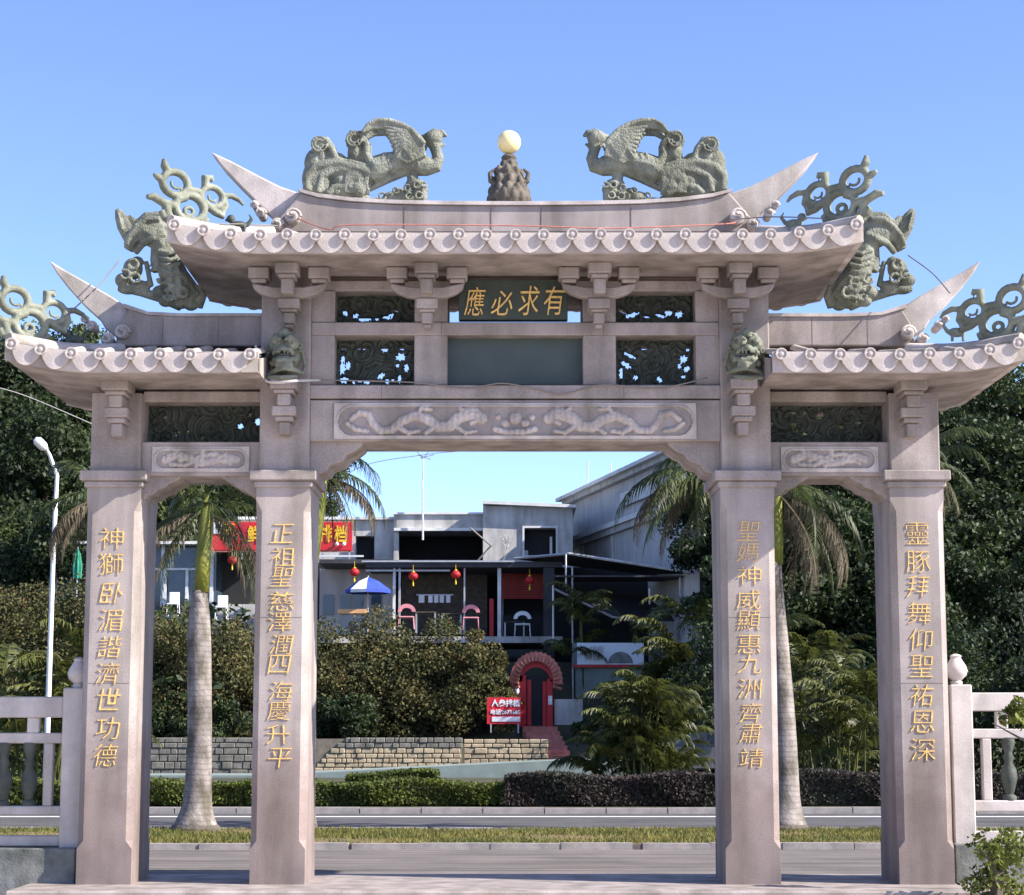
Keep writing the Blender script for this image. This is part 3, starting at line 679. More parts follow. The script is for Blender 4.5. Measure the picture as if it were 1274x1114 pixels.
# ------------------------------------------------------------------ carved figures on the roofs
def mm(scale, ou, ov, Y, flip=False):
    def f(x, y, dy=0):
        X, _, Z = P(ou + x / scale - 4, ov + y / scale, Y); return ((-X if flip else X), Y + dy, Z)
    return f
def phoenix():
    g = mm(4.2467, 370, 140, .5); k = 1 / (4.2467 * 119); mb = MB()
    def T(pts, sq=1): mb.tube([g(p[0], p[1], p[3] if len(p) > 3 else 0) for p in pts], [p[2] * k for p in pts], 10, sq)
    def E(x, y, rx, ry, dy=0, rot=0, ryy=None): mb.ell(g(x, y, dy), (rx * k, (ryy or min(rx, ry)) * k, ry * k), 14, 10, rot)
    T([(738, 165, 34), (750, 205, 30), (762, 245, 32), (750, 280, 40), (705, 284, 54), (640, 276, 60), (560, 268, 66), (490, 282, 72), (435, 305, 78), (395, 345, 62)])
    T([(770, 285, 22), (700, 305, 26), (600, 305, 28), (500, 350, 24), (395, 408, 15)])
    E(735, 138, 52, 44); T([(750, 115, 22), (785, 108, 18), (806, 128, 8)]); T([(752, 168, 16), (780, 178, 12), (796, 166, 6)]); T([(720, 110, 16), (745, 92, 10), (768, 96, 5)])
    T([(715, 120, 18), (680, 130, 14), (655, 148, 7)]); T([(720, 165, 14), (700, 175, 10), (690, 195, 6)]); E(752, 130, 9, 9, -.05)
    wing = [(700, 250), (690, 190), (665, 160), (625, 118), (570, 86), (505, 68), (440, 66), (395, 86), (362, 122), (372, 134), (420, 108), (478, 104), (508, 140), (522, 190), (540, 262), (600, 292)]
    for dy in (-.15, .10):
        n_ = len(wing); mb.prism([(g(a, b)[0], g(a, b)[2]) for a, b in wing], .5 + dy, .5 + dy + .05)
        T([(690, 190, 16, dy), (665, 160, 18, dy), (625, 118, 17, dy), (570, 86, 16, dy), (505, 66, 15, dy), (440, 64, 14, dy), (395, 86, 11, dy), (362, 126, 7, dy)])
        for i in range(8):
            t = i / 7; T([(672 - 50 * t, 190 + 70 * t, 8, dy), (590 - 10 * t, 120 + 90 * t, 8, dy - .012), (480 + 65 * t, 96 + 160 * t, 7, dy)])
    for (o, dy) in ((0, -.08), (18, .03), (-16, .1)):
        T([(420, 300, 26, dy), (385, 235 + o, 22, dy), (388, 180 + o * .5, 20, dy), (355, 128, 22, dy), (308, 126, 24, dy), (288, 160, 20, dy), (318, 180, 16, dy)])
        T([(400, 330, 30, dy), (300, 300 + o, 26, dy), (225, 262 + o, 22, dy), (205, 205, 22, dy), (172, 158, 22, dy), (122, 165, 22, dy), (110, 200, 18, dy), (145, 215, 14, dy)])
        T([(340, 300, 24, dy), (210, 275, 26, dy), (115, 300 + o, 26, dy), (72, 350, 24, dy), (72, 425, 24, dy)])
        T([(360, 330, 22, dy), (240, 310, 20, dy), (150, 350 + o, 20, dy), (130, 435, 20, dy)])
        T([(330, 320, 22, dy), (290, 360, 22, dy + .02), (300, 410, 24, dy), (370, 440, 24, dy)])
        T([(360, 330, 22, dy), (345, 380, 22, dy), (360, 430, 22, dy)])
        T([(280, 400, 20, dy), (210, 410 + o * .3, 20, dy), (180, 445, 22, dy)])
    for x, y, rx, ry, dd in ((330, 340, 90, 85, -.02), (190, 310, 120, 60, .02), (130, 375, 80, 85, 0), (300, 400, 90, 60, 0), (215, 430, 100, 40, 0), (255, 368, 66, 50, 0), (110, 270, 58, 80, 0), (215, 265, 70, 55, 0), (85, 350, 45, 80, 0), (270, 300, 90, 60, -.01), (325, 215, 44, 70, 0), (150, 240, 42, 60, 0), (110, 380, 44, 60, 0), (340, 410, 60, 40, -.03), (200, 420, 50, 30, .02), (325, 162, 50, 48, 0), (142, 186, 50, 46, 0), (370, 240, 28, 60, .03), (190, 240, 28, 60, .03), (280, 285, 70, 30, .02)): E(x, y, rx, ry, dd, 0, 55)
    for i in range(6):
        o = 9 * i; T([(380, 290 + o, 7, -.105), (300, 268 + o, 7, -.11), (200, 285 + o, 7, -.10), (110 + o, 330 + o, 7, -.085), (85 + 1.6 * o, 430, 7, -.08)])
        T([(330 - o, 320 + o * .5, 7, -.105), (300 - o * .6, 370, 7, -.11), (320 - o, 440, 7, -.10)])
        T([(400 - o * .8, 320 + o, 6, -.105), (390 - o * .6, 390, 6, -.105), (400 - o, 450, 6, -.09)])
    for cx_, cy_ in ((322, 158), (138, 185)):
        for r_ in (22, 40): T([(cx_ + math.cos(a) * r_, cy_ + math.sin(a) * r_, 6, -.13) for a in [i * .5 for i in range(12)]])
    for x, y, r in ((100, 440, 34), (180, 450, 34), (270, 455, 36), (360, 460, 36)): E(x, y, r * 1.4, r * .7)
    for x, y, rx, ry in ((440, 470, 50, 20), (520, 452, 55, 36), (600, 445, 60, 45), (665, 410, 45, 32), (640, 380, 55, 30), (625, 350, 30, 42), (680, 440, 25, 50), (560, 420, 30, 20)): E(x, y, rx, ry, 0, 0, 34)
    for x, y, r in ((470, 455, 18), (540, 425, 15), (600, 410, 16), (650, 395, 17), (690, 395, 14), (610, 455, 18), (660, 450, 18)):
        T([(x + math.cos(a) * r, y + math.sin(a) * r, 7, -.09) for a in [i * .7 for i in range(9)]])
    # feather grooves raised along the body
    for i in range(7): T([(480 + 30 * i, 225 + 4 * (i % 2), 7, -.10), (470 + 30 * i, 260, 7, -.125), (478 + 30 * i, 300, 6, -.1)])
    return mb
ph = empty('phoenix_statue', P(450, 255, .5), 'green stone phoenix with spread wing on the main ridge, left of the globe', 'statue', 'phoenixes on the main ridge')
ob = obj('phoenix', phoenix(), M['green'], ph, remesh=.0105)
def mirror_mesh(me):
    m2 = me.copy(); n = len(m2.vertices); a = np.empty(n * 3, np.float32); m2.vertices.foreach_get('co', a); a = a.reshape(n, 3); a[:, 0] *= -1
    m2.vertices.foreach_set('co', a.ravel()); m2.flip_normals(); m2.update(); return m2
ph2 = empty('phoenix_statue', (-ph.location.x, .5, ph.location.z), 'green stone phoenix with spread wing on the main ridge, right of the globe', 'statue', 'phoenixes on the main ridge')
obj('phoenix', mirror_mesh(ob.data), M['green'], ph2)

g = mm(4.2467, 370, 140, .5); k = 1 / (4.2467 * 119); S0 = g(1135, 490)
pf = empty('globe_finial', S0, 'cream globe on a carved green stone lotus pedestal at the middle of the main ridge', 'roof finial')
mb = MB(); X0, Z0 = S0[0], S0[2] - .02
q = lambda y: (490 - y) * k
mb.lathe([(.20, 0), (.22, .05), (.225, .11), (.20, .17), (.16, .22), (.16, .3), (.13, .38), (.075, .46), (.07, .50), (.085, .53), (.06, .56)], (X0, .5, Z0), 20)
for ring_, (n, r, z, s) in enumerate(((14, .195, .08, .055), (12, .185, .15, .05), (9, .16, .26, .05), (8, .13, .36, .045), (6, .075, .45, .03))):
    for i in range(n):
        a = 2 * math.pi * i / n + ring_; mb.ell((X0 + math.cos(a) * r, .5 + math.sin(a) * r, Z0 + z + random.uniform(-.01, .02)), (s * .8, s * .8, s * 1.3), 8, 6)
for s in (-1, 1): mb.tube([(X0 + s * .1, .42, Z0 + .2), (X0 + s * .19, .42, Z0 + .26), (X0 + s * .20, .42, Z0 + .34), (X0 + s * .15, .42, Z0 + .39)], [.03, .035, .025, .012], 8)
obj('pedestal', mb, M['carved_brown'], pf, remesh=.0095)
x, _, z = g(1133, 158); obj('globe', MB().ell((X0, .5, z), .125, 28, 18), M['pearl'], pf, smooth=180)

def fishdragon():
    g = mm(3.1827, 884, 140, .5); k = 1 / (3.1827 * 120); mb = MB()
    def T(pts, sq=1): mb.tube([g(p[0], p[1], p[3] if len(p) > 3 else 0) for p in pts], [p[2] * k for p in pts], 10, sq)
    def E(x, y, rx, ry, dy=0, rot=0, ryy=None): mb.ell(g(x, y, dy), (rx * k, (ryy or min(rx, ry)) * k, ry * k), 14, 10, rot)
    T([(505, 745, 42), (545, 705, 56), (590, 650, 60), (610, 590, 52), (625, 540, 50), (650, 500, 50), (700, 480, 48), (745, 500, 34), (770, 545, 22)])
    T([(500, 690, 26), (485, 730, 26), (500, 770, 26)])
    E(670, 460, 62, 40); T([(610, 430, 22), (650, 408, 18), (700, 412, 18), (735, 440, 14)]); T([(615, 455, 24), (650, 475, 26), (700, 500, 22)])
    T([(640, 430, 14, -.08), (690, 432, 14, -.1), (730, 462, 14, -.1), (760, 495, 12, -.08), (775, 530, 12, -.05)])
    T([(620, 490, 14, -.1), (660, 510, 14, -.12), (710, 530, 14, -.08), (740, 560, 12, -.03)]); T([(655, 535, 26), (660, 585, 24), (650, 630, 26)])
    T([(745, 545, 12), (765, 500, 26), (785, 450, 32), (802, 410, 24), (815, 382, 9)], .6); T([(790, 470, 6, -.06), (800, 430, 5, -.06), (808, 400, 4, -.05)])
    T([(730, 470, 22), (745, 440, 18), (770, 410, 10)], .6)
    for i in range(8):
        y = 560 + 25 * i; T([(560 + 8 * (i % 2) - i * 3, y, 9, -.13), (600 - i * 4, y + 14, 9, -.16), (645 - i * 5, y - 2, 8, -.13)])
    for x, y, r in ((590, 700, 36), (640, 715, 36), (560, 750, 40), (620, 750, 30), (520, 765, 30)): E(x, y, r, r * .8, -.03)
    for x, y, r in ((575, 690, 22), (625, 670, 20), (600, 735, 22), (545, 725, 20)):
        T([(x + math.cos(a) * r, y + math.sin(a) * r, 8, -.15) for a in [i * .7 for i in range(9)]])
    E(752, 620, 40, 44); E(790, 665, 34, 30); E(725, 690, 44, 26); E(770, 700, 44, 22); E(735, 590, 26, 20)
    for x, y, r in ((745, 610, 20), (775, 650, 18), (735, 665, 18)): T([(x + math.cos(a) * r, y + math.sin(a) * r, 7, -.1) for a in [i * .7 for i in range(9)]])
    T([(560, 770, 20), (640, 735, 20), (720, 712, 18), (810, 695, 14)])
    T([(700, 590, 10), (690, 640, 10), (680, 690, 12)])
    return mb
fd = empty('fish_dragon_statue', P(1080, 385, .5), 'green stone fish dragon with raised tail fin on the right lower roof ridge', 'statue', 'fish dragons on the side ridges')
ob = obj('fish_dragon', fishdragon(), M['green'], fd, remesh=.0105)
fd2 = empty('fish_dragon_statue', (-fd.location.x, .5, fd.location.z), 'green stone fish dragon with raised tail fin on the left lower roof ridge', 'statue', 'fish dragons on the side ridges')
obj('fish_dragon', mirror_mesh(ob.data), M['green'], fd2)

# cloud-scroll finials standing diagonally on the roof corners; outline in px of the left main one
def cloud():
    mb = MB(); s = 1 / (3.1825 * 121) ; cx, cy = 700, 440
    def T(pts): mb.tube([((p[0] - cx) * s * 1.18, 0, (cy - p[1]) * s) for p in pts], [p[2] * s * .80 for p in pts], 10, 1.2)
    def ring(x, y, r, t, a0=0, a1=6.5): T([(x + math.cos(a) * r, y + math.sin(a) * r, t) for a in np.linspace(a0, a1, 18)])
    ring(690, 285, 46, 19); ring(826, 312, 40, 17); ring(745, 372, 52, 20); ring(742, 385, 16, 10)
    ring(694, 285, 18, 7, .4, 3.6); ring(828, 312, 15, 6, .4, 3.6)
    T([(665, 250, 18), (650, 222, 20), (648, 195, 9)]); T([(650, 285, 16), (625, 270, 16), (612, 262, 8)]); T([(690, 375, 24), (650, 368, 20), (612, 350, 20), (590, 356, 12)])
    T([(800, 275, 18), (800, 240, 22), (822, 236, 16), (828, 250, 9)]); T([(862, 300, 16), (900, 292, 15), (930, 305, 11), (945, 322, 6)]); T([(800, 340, 20), (840, 370, 18), (868, 380, 16), (872, 360, 9)])
    T([(660, 380, 22), (668, 420, 24), (700, 438, 26), (760, 440, 24), (800, 425, 18), (810, 400, 14)]); T([(735, 300, 20), (775, 300, 18), (790, 310, 16)]); T([(730, 330, 22), (700, 345, 22)])
    T([(870, 300, 15), (880, 340, 14), (862, 370, 12)]); T([(640, 400, 14), (655, 425, 16)])
    return mb
CL = obj('cloud_scroll', cloud(), M['green_pale'], None, remesh=.0095); CLm = CL.data; bpy.data.objects.remove(CL)
for (u, v, s, lab) in ((220, 281, -1, 'pale pierced cloud scroll finial on the left corner of the main roof'),
                       (1062, 277, 1, 'dark pierced cloud scroll finial on the right corner of the main roof'),
                       (20, 427, -1, 'pale pierced cloud scroll finial at the outer end of the left side roof'),
                       (1258, 425, 1, 'dark pierced cloud scroll finial on the outer corner of the right side roof')):
    p = P(u, v, -.62)
    o = inst('cloud_finial', CLm if s < 0 else mirror_mesh(CLm), None, loc=(p[0] + (.0 if s < 0 else -.0), -.62, p[2] + .02), rot=(0, 0, R(38) * (-s)), label=lab, cat='roof ornament', group='cloud scroll finials')
    # a stone arm holds it to the hip ridge below
# small crouching beasts on the hips
def beast(x, y, z, m, lab, s):
    mb = MB(); mb.ell((x, y, z + .05), (.09, .05, .05)); mb.ell((x + s * .08, y, z + .12), (.045, .04, .045)); mb.tube([(x - s * .08, y, z + .05), (x - s * .13, y, z + .12), (x - s * .1, y, z + .17)], [.025, .02, .01], 6)
    for a in (-.05, .06): mb.tube([(x + a, y - .03, z + .04), (x + a, y - .035, z - .05)], .018, 6)
    mb.tube([(x + s * .1, y, z + .12), (x + s * .14, y, z + .10)], [.025, .012], 6)
    obj('roof_beast', mb, m, None, remesh=.01, label=lab, cat='roof ornament', group='small beasts on the hips')
for (u, v, s, lab) in ((297, 287, -1, 'small dark crouching stone beast on the left hip of the main roof'), (988, 285, 1, 'small pale crouching stone beast on the right hip of the main roof'),
                       (92, 429, -1, 'small dark crouching stone beast on the hip of the left side roof'), (1190, 420, 1, 'small pale crouching stone beast on the hip of the right side roof')):
    p = P(u, v, -.25); beast(p[0], -.25, p[2], M['slate'] if s < 0 else M['green_pale'], lab, s)

# lion heads carried on brackets on the inner pillars
def lionhead(s):
    g = mm(7.6, 322.5, 397, -.22); k = 1 / (7.4 * 125); mb = MB()
    def T(pts, sq=1): mb.tube([g(p[0], p[1], p[3] if len(p) > 3 else 0) for p in pts], [p[2] * k for p in pts], 10, sq)
    def E(x, y, rx, ry, dy=0, ryy=None): mb.ell(g(x, y, dy), (rx * k, (ryy or min(rx, ry)) * k, ry * k), 14, 10)
    E(275, 340, 150, 190, .12, 160); E(200, 250, 78, 76, -.08); E(340, 245, 74, 74, -.08); E(272, 140, 55, 50, -.02); E(370, 160, 36, 36, 0); E(185, 165, 30, 34, 0)
    E(190, 245, 30, 28, -.17); E(345, 240, 30, 28, -.17); E(268, 300, 40, 30, -.17)
    T([(180, 350, 24, -.12), (200, 318, 20, -.16), (270, 312, 22, -.2), (340, 318, 20, -.16), (362, 350, 24, -.12)])
    T([(180, 400, 24, -.1), (220, 415, 24, -.17), (330, 415, 24, -.17), (370, 395, 24, -.1)]); T([(215, 385, 12, -.15), (325, 385, 12, -.15)])
    E(375, 395, 40, 40, -.08); E(170, 430, 40, 36, -.06)
    T([(200, 455, 22, -.15), (290, 460, 26, -.18), (360, 450, 22, -.14)])
    T([(110, 290, 20, .02), (85, 400, 20, .04), (60, 490, 20, .04), (110, 530, 24, -.02), (200, 505, 26, -.12), (280, 490, 26, -.18), (380, 500, 24, -.12), (440, 515, 22, -.02), (462, 450, 18, .04), (440, 330, 18, .04), (415, 250, 20, .02)])
    T([(70, 530, 20, 0), (130, 570, 22, -.1), (260, 580, 24, -.16), (400, 565, 22, -.1)])
    T([(150, 225, 16, -.14), (200, 200, 20, -.19), (255, 235, 16, -.2)]); T([(290, 235, 16, -.2), (345, 195, 20, -.19), (395, 222, 16, -.14)])
    for q in (215, 245, 290, 322): E(q, 345, 9, 20, -.2)
    for i in range(12):
        a = R(15 * i + 8); x_, y_ = 275 + math.cos(a) * 158, 330 - math.sin(a) * 185; T([(x_ + math.cos(b) * 20, y_ + math.sin(b) * 20, 9, -.03) for b in [j * .8 for j in range(9)]])
    for i in range(9):
        a = R(20 + 17.5 * i); T([(275 + math.cos(a) * 120, 300 - math.sin(a) * 130, 22, .02), (275 + math.cos(a) * 165, 310 - math.sin(a) * 175, 16, .06)])
    o = empty('lion_head', P(354 if s < 0 else 924, 474, -.1), 'snarling green stone lion head on a bracket high on the ' + ('left' if s < 0 else 'right') + ' inner pillar', 'carved head', 'lion heads on the inner pillars')
    ob = obj('head', mb, M['green_pale'], None, remesh=.0105)
    if s > 0: ob.data = mirror_mesh(ob.data)
    ob.data.materials.clear(); ob.data.materials.append(M['green_pale']); ob.parent = o; ob.matrix_parent_inverse = WORLD[o].inverted()
    mx = P(354 if s < 0 else 924, 445, -.2); obj('mouth_shade', MB().ell((mx[0], -.335, mx[2]), (.085, .06, .03)), M['slate'], o, smooth=180)  # dark ellipsoid puts the shade of the open jaws into colour
    for e in (-1, 1): obj('eye', MB().ell((mx[0] + e * .085, -.395, mx[2] + .125), .022), M['slate'], o, smooth=180)
for s in (-1, 1): lionhead(s)

# ------------------------------------------------------------------ cables strung on the gateway
def cable(pts, r, m, lab):
    P3 = [Vector(p) for p in pts]; out = []
    for i in range(len(P3) - 1):
        p0, p1, p2, p3 = P3[max(i - 1, 0)], P3[i], P3[i + 1], P3[min(i + 2, len(P3) - 1)]
        for j in range(6):
            t = j / 6; out.append(.5 * ((2 * p1) + (p2 - p0) * t + (2 * p0 - 5 * p1 + 4 * p2 - p3) * t * t + (3 * p1 - p0 - 3 * p2 + p3) * t ** 3))
    out.append(P3[-1]); obj('cable', MB().tube(out, r, 5), m, None, smooth=180, label=lab, cat='cable')
cable([P(u, v, y) for u, v, y in ((398, 473, .04), (450, 474, .03), (515, 476, .03), (580, 483, .03), (625, 477, .02), (670, 485, .03), (700, 490, .02), (750, 479, .02), (820, 483, .02), (880, 470, .02))], .008, M['cable'], 'thin grey cable drooping along the ledge over the central carved beam')
cable([P(u, v, y) for u, v, y in ((318, 430, -.3), (328, 470, -.32), (345, 476, -.42), (370, 474, -.42), (398, 473, .04))], .014, M['cable_l'], 'pale cable looped round the left lion head')
cable([P(150, 322, .3), P(120, 358, .1), P(80, 395, -.5)], .007, M['cable'], 'thin wire from the left fish dragon down to the side roof corner')
cable([P(1130, 318, .3), P(1160, 340, 0), P(1182, 365, -.5)], .007, M['cable'], 'thin wire from the right fish dragon towards the cloud scroll')
cable([P(250, 279, -.6), P(300, 279, -.3), P(345, 281, .1)], .007, M['cable'], 'thin wire from the left main cloud scroll to the horn foot')
cable([P(905, 274, .1), P(960, 270, -.2), P(1025, 272, -.6)], .007, M['cable'], 'thin wire from the right main cloud scroll to the horn foot')
cable([P(370, 272, .2), P(410, 286, -.2), P(440, 280, -.3), P(640, 281, -.3), P(760, 284, -.2), P(900, 279, .1), P(912, 275, .2)], .007, M['tile_red'], 'reddish wire run along the foot of the main ridge')
cable([P(-30, 476, 9), P(30, 492, 9), P(120, 530, 9)], .006, M['cable_l'], 'pale overhead cable crossing the trees at the far left')

# ------------------------------------------------------------------ stone railings either side
def railing(s):
    # built for the left, mirrored for the right; u,v from the photograph
    T = (lambda x: x) if s < 0 else (lambda x: -x)
    o = empty('stone_railing', (s * 4.6, .5, 0), ('pale stone railing with green vase balusters, left of the gateway' if s < 0 else 'pale stone railing with green vase balusters, right of the gateway'), 'railing', 'railings beside the gateway')
    m = M['rail']; Y = .35
    uu = (78, 105) if s < 0 else (1210, 1183); vv = dict(top=(867, 893), mid=(912, 925), bot=(1003, 1014), base=(1040, 1053)) if s < 0 else dict(top=(862, 885), mid=(907, 919), bot=(996, 1010), base=(1034, 1048))
    xo, xi = XU(uu[0], 950, Y), XU(uu[1], 950, Y)
    zt = ZV(856 if s < 0 else 852, Y)
    bx('post', min(xo, xi), max(xo, xi), Y - .08, Y + .16, -.1, zt, m, o, .012)
    cx = (xo + xi) / 2 + (.02 if s < 0 else -.02)
    obj('finial', MB().lathe([(.05, -.01), (.06, .01), (.06, .03), (.045, .04), (.10, .09), (.115, .14), (.10, .19), (.07, .235), (.05, .27), (.06, .285), (.045, .30), (.01, .31)], (cx, Y + .04, zt), 20), m, o, smooth=60)
    xe = s * 8.5
    for nm, (v0, v1) in vv.items():
        dpt = .07 if nm != 'mid' else .05
        bx('rail', xo, xe, Y + .04 - dpt, Y + .04 + dpt, ZV(v1, Y), ZV(v0, Y), m, o, .01)
    z1, z0 = ZV(vv['mid'][1], Y) + .0, ZV(vv['bot'][0], Y)
    for i in range(3):
        a = xo + s * (.10 + i * 1.45)
        for q in (0, 1.28): bx('upright', a + s * q, a + s * (q + .09), Y - .01, Y + .09, z0, z1, m, o, .008)
        for j in range(4):
            xx = a + s * (.24 + .255 * j) if s < 0 else a + s * (.27 + .255 * j); h = z1 - z0
            obj('baluster', MB().lathe([(.07, 0), (.07, .04), (.04, .06), (.062, .13), (.085, .22), (.078, .30), (.038, .38), (.06, .42), (.04, .46), (.045, h * .8), (.07, h - .05), (.07, h)], (xx, Y + .04, z0), 14), M['slate'], o, smooth=60)
        if i: bx('upright', a - s * .12, a - s * .02, Y - .02, Y + .1, ZV(vv['base'][0], Y), ZV(vv['top'][1], Y), m, o, .01)
    for i in range(5):
        a = xo + s * (.25 + i * .9); bx('support', a, a + s * .12, Y - .0, Y + .08, ZV(vv['mid'][0], Y), ZV(vv['top'][1], Y), m, o, .008)
    for i in range(6):
        a = (s * 4.32) + s * i * .85; bx('plinth_stone', a + s * .006, a + s * .844, Y - .22, Y + .3, -.3, ZV(1054 if s < 0 else 1049, Y) - .0, M['plinth'], o, .012)
railing(-1); railing(1)

# ------------------------------------------------------------------ palms on the median
def frond_mesh(L, droop, nl, ll, seed, m, lift=.5, dang=.6, wid=.035):
    r = random.Random(seed); V = []; pts = []
    for i in range(15):
        t = i / 14; a = lift - droop * t ** 1.3; pts.append(a)
    p = Vector((0, 0, 0)); path = [p.copy()]
    for i in range(14): a = pts[i]; p = p + Vector((math.cos(a), 0, math.sin(a))) * L / 14; path.append(p.copy())
    quads = []
    for i in range(14):
        a, b = path[i], path[i + 1]; w_ = .028 * (1 - i / 15) + .006
        for s in (Vector((0, w_, 0)), Vector((0, 0, w_))): quads.append([a - s, b - s * .9, b + s * .9, a + s])
    for i in range(nl):
        t = .12 + .88 * i / nl; f = t * 14; k = min(13, int(f)); base = path[k].lerp(path[k + 1], f - k); tan = (path[k + 1] - path[k]).normalized()
        l_ = ll * (math.sin(math.pi * min(1, t * .85 + .12)) * .8 + .25) * r.uniform(.8, 1.15)
        for s in (-1, 1):
            side = Vector((0, s, 0)); dirv = (side * r.uniform(.5, .9) + tan * r.uniform(.3, .8) + Vector((0, 0, r.uniform(-.25, .3) - dang * .5))).normalized()
            d2 = (dirv + Vector((0, 0, -dang * r.uniform(.6, 1.5)))).normalized(); mid = base + dirv * l_ * .45; tip = mid + d2 * l_ * .55
            wv = tan * wid * .5 + Vector((0, 0, wid * .25))
            quads.append([base - wv * .5, mid - wv, mid + wv, base + wv * .5]); quads.append([mid - wv, tip - wv * .1, tip + wv * .1, mid + wv])
    A = np.array([[tuple(v) for v in q_] for q_ in quads]); me = fast_mesh('frond', A, 4); me.materials.append(m); return me
FR = {}
for nm, m, dang in (('g', M['frond'], .9), ('d', M['frond_dry'], 1.5)):
    FR[nm] = [frond_mesh(2.6, 1.5, 46, .5, 1, m, .9, dang), frond_mesh(2.7, 1.9, 46, .5, 2, m, .45, dang), frond_mesh(2.5, 1.7, 44, .5, 3, m, .0, dang), frond_mesh(2.2, 1.0, 40, .45, 4, m, -.6, dang)]
def palm(u0, v0, Y, top, prof, crown, label, fl, hide_label=None, dry=4, wide=1.0, seed=0, gaps=None, nf=15):
    """u0,v0: foot in the photo; top=(u,v) of bark; prof = radii in metres along the trunk; crown=(u,v)"""
    r = random.Random(seed); X, _, Z = P(u0, v0, Y); Z = -.04; o = empty('royal_palm', (X, Y, Z), label, 'palm tree', 'royal palms in the median')
    a = Vector((X, Y, Z - .05)); b = Vector(P(*top, Y)); c = Vector(P(*crown, Y))
    n = 26; pts = []; rad = []
    for i in range(n + 1):
        t = i / n; pts.append(a.lerp(b, t) + Vector((.03 * math.sin(t * 5), 0, 0))); q = t * (len(prof) - 1); k = min(len(prof) - 2, int(q)); rad.append(prof[k] + (prof[k + 1] - prof[k]) * (q - k))
    for i in range(n + 1): rad[i] += .35 * max(0, .06 - i / n) * 3
    obj('trunk', MB().tube(pts, rad, 22), M['bark_royal'], o, smooth=180)
    obj('crownshaft', MB().tube([b - Vector((0, 0, .03)), b.lerp(c, .3), b.lerp(c, .7), c], [rad[-1] * .98, rad[-1] * 1.0, rad[-1] * .86, rad[-1] * .5], 16), M['shaft'], o, smooth=180)
    obj('root_fringe', MB().lathe([(prof[0] * 1.22, -.06), (prof[0] * 1.2, .0), (prof[0] * 1.1, .045), (prof[0] * .95, .05)], (X, Y, Z), 22), M['bark'], o)
    for i in range(nf):
        az = i * 2.4 + r.uniform(-.3, .3); lv = i / nf; me = FR['g'][min(3, int(lv * 4))]
        inst('frond', me, o, loc=c + Vector((0, 0, -.25 * lv)), rot=(r.uniform(-.2, .2), r.uniform(-.1, .15), az), sc=(wide, wide, wide))
    for i in range(dry):
        az = fl[i % len(fl)] + r.uniform(-.2, .2); me = FR['d'][2 + i % 2]
        inst('dry_frond', me, o, loc=c + Vector((0, 0, -.3)), rot=(r.uniform(-.2, .2), r.uniform(.0, .4), az), sc=(wide * .9,) * 3)
    return o
profA = [.33, .23, .205, .195, .19, .19, .195, .19, .17, .12]
palm(243, 1033, 12.0, (251, 735), profA, (257, 615), 'royal palm with swollen pale trunk and yellow green crownshaft in the left side bay', (3.4, .2, 5.9), seed=1, dry=4, wide=.8)
palm(978, 1033, 12.2, (965, 700), [.30, .22, .2, .19, .18, .17, .16, .14, .12], (967, 590), 'royal palm with pale trunk close against the right inner pillar, brown fronds hanging', (-.2, .2, -.5, .6, 0, -1.0, .9), seed=2, dry=12, wide=.92)
palm(372, 1033, 12.4, (384, 720), [.25, .2, .18, .17, .15, .12], (405, 572), 'palm mostly hidden by the left inner pillar, fronds hanging into the central opening', (.2, -.4), seed=3, dry=3, wide=.62, nf=13)
palm(925, 1033, 12.6, (915, 700), [.25, .2, .18, .17, .15, .12], (868, 572), 'palm hidden by the right inner pillar, fronds hanging at the central opening top right corner', (3.3, 2.7), seed=4, dry=3, wide=.78, nf=18)
palm(1140, 1033, 12.4, (1145, 690), [.25, .2, .18, .17, .15, .12], (1148, 560), 'palm hidden by the outer right pillar with thin fronds hanging beyond it', (.1, -.3, .5), seed=5, dry=3, wide=.5, nf=11)
palm(135, 1033, 12.8, (130, 720), [.25, .2, .18, .17, .15, .12], (118, 600), 'palm hidden by the outer left pillar with brown fronds drooping beyond it', (3.1, 3.4, 2.8), seed=6, dry=7, wide=.62, nf=6)

# ------------------------------------------------------------------ street lamp
X, _, _ = P(59, 900, 24); zt = ZV(575, 24)
lp = empty('street_lamp', (X, 24, 0), 'tall white street lamp with a curved arm against the dark trees at far left', 'street lamp')
obj('pole', MB().tube([(X, 24, -.02), (X, 24, .5), (X + .01, 24, zt - 2), (X + .04, 24, zt - .3), P(62, 567, 24), P(56, 556, 23.8)], [.07, .065, .05, .045, .04, .035], 10), M['white_m'], lp, smooth=60)
a, b = Vector(P(58, 560, 23.8)), Vector(P(44, 546, 23.5)); mb = MB().tube([a, a.lerp(b, .3), a.lerp(b, .8), b], [.05, .11, .11, .05], 10, .6); obj('lamp_head', mb, M['white_m'], lp, smooth=180)
obj('base', MB().lathe([(.14, 0), (.14, .05), (.09, .08), (.09, .4), (.07, .42)], (X, 24, -.02)), M['metal'], lp)

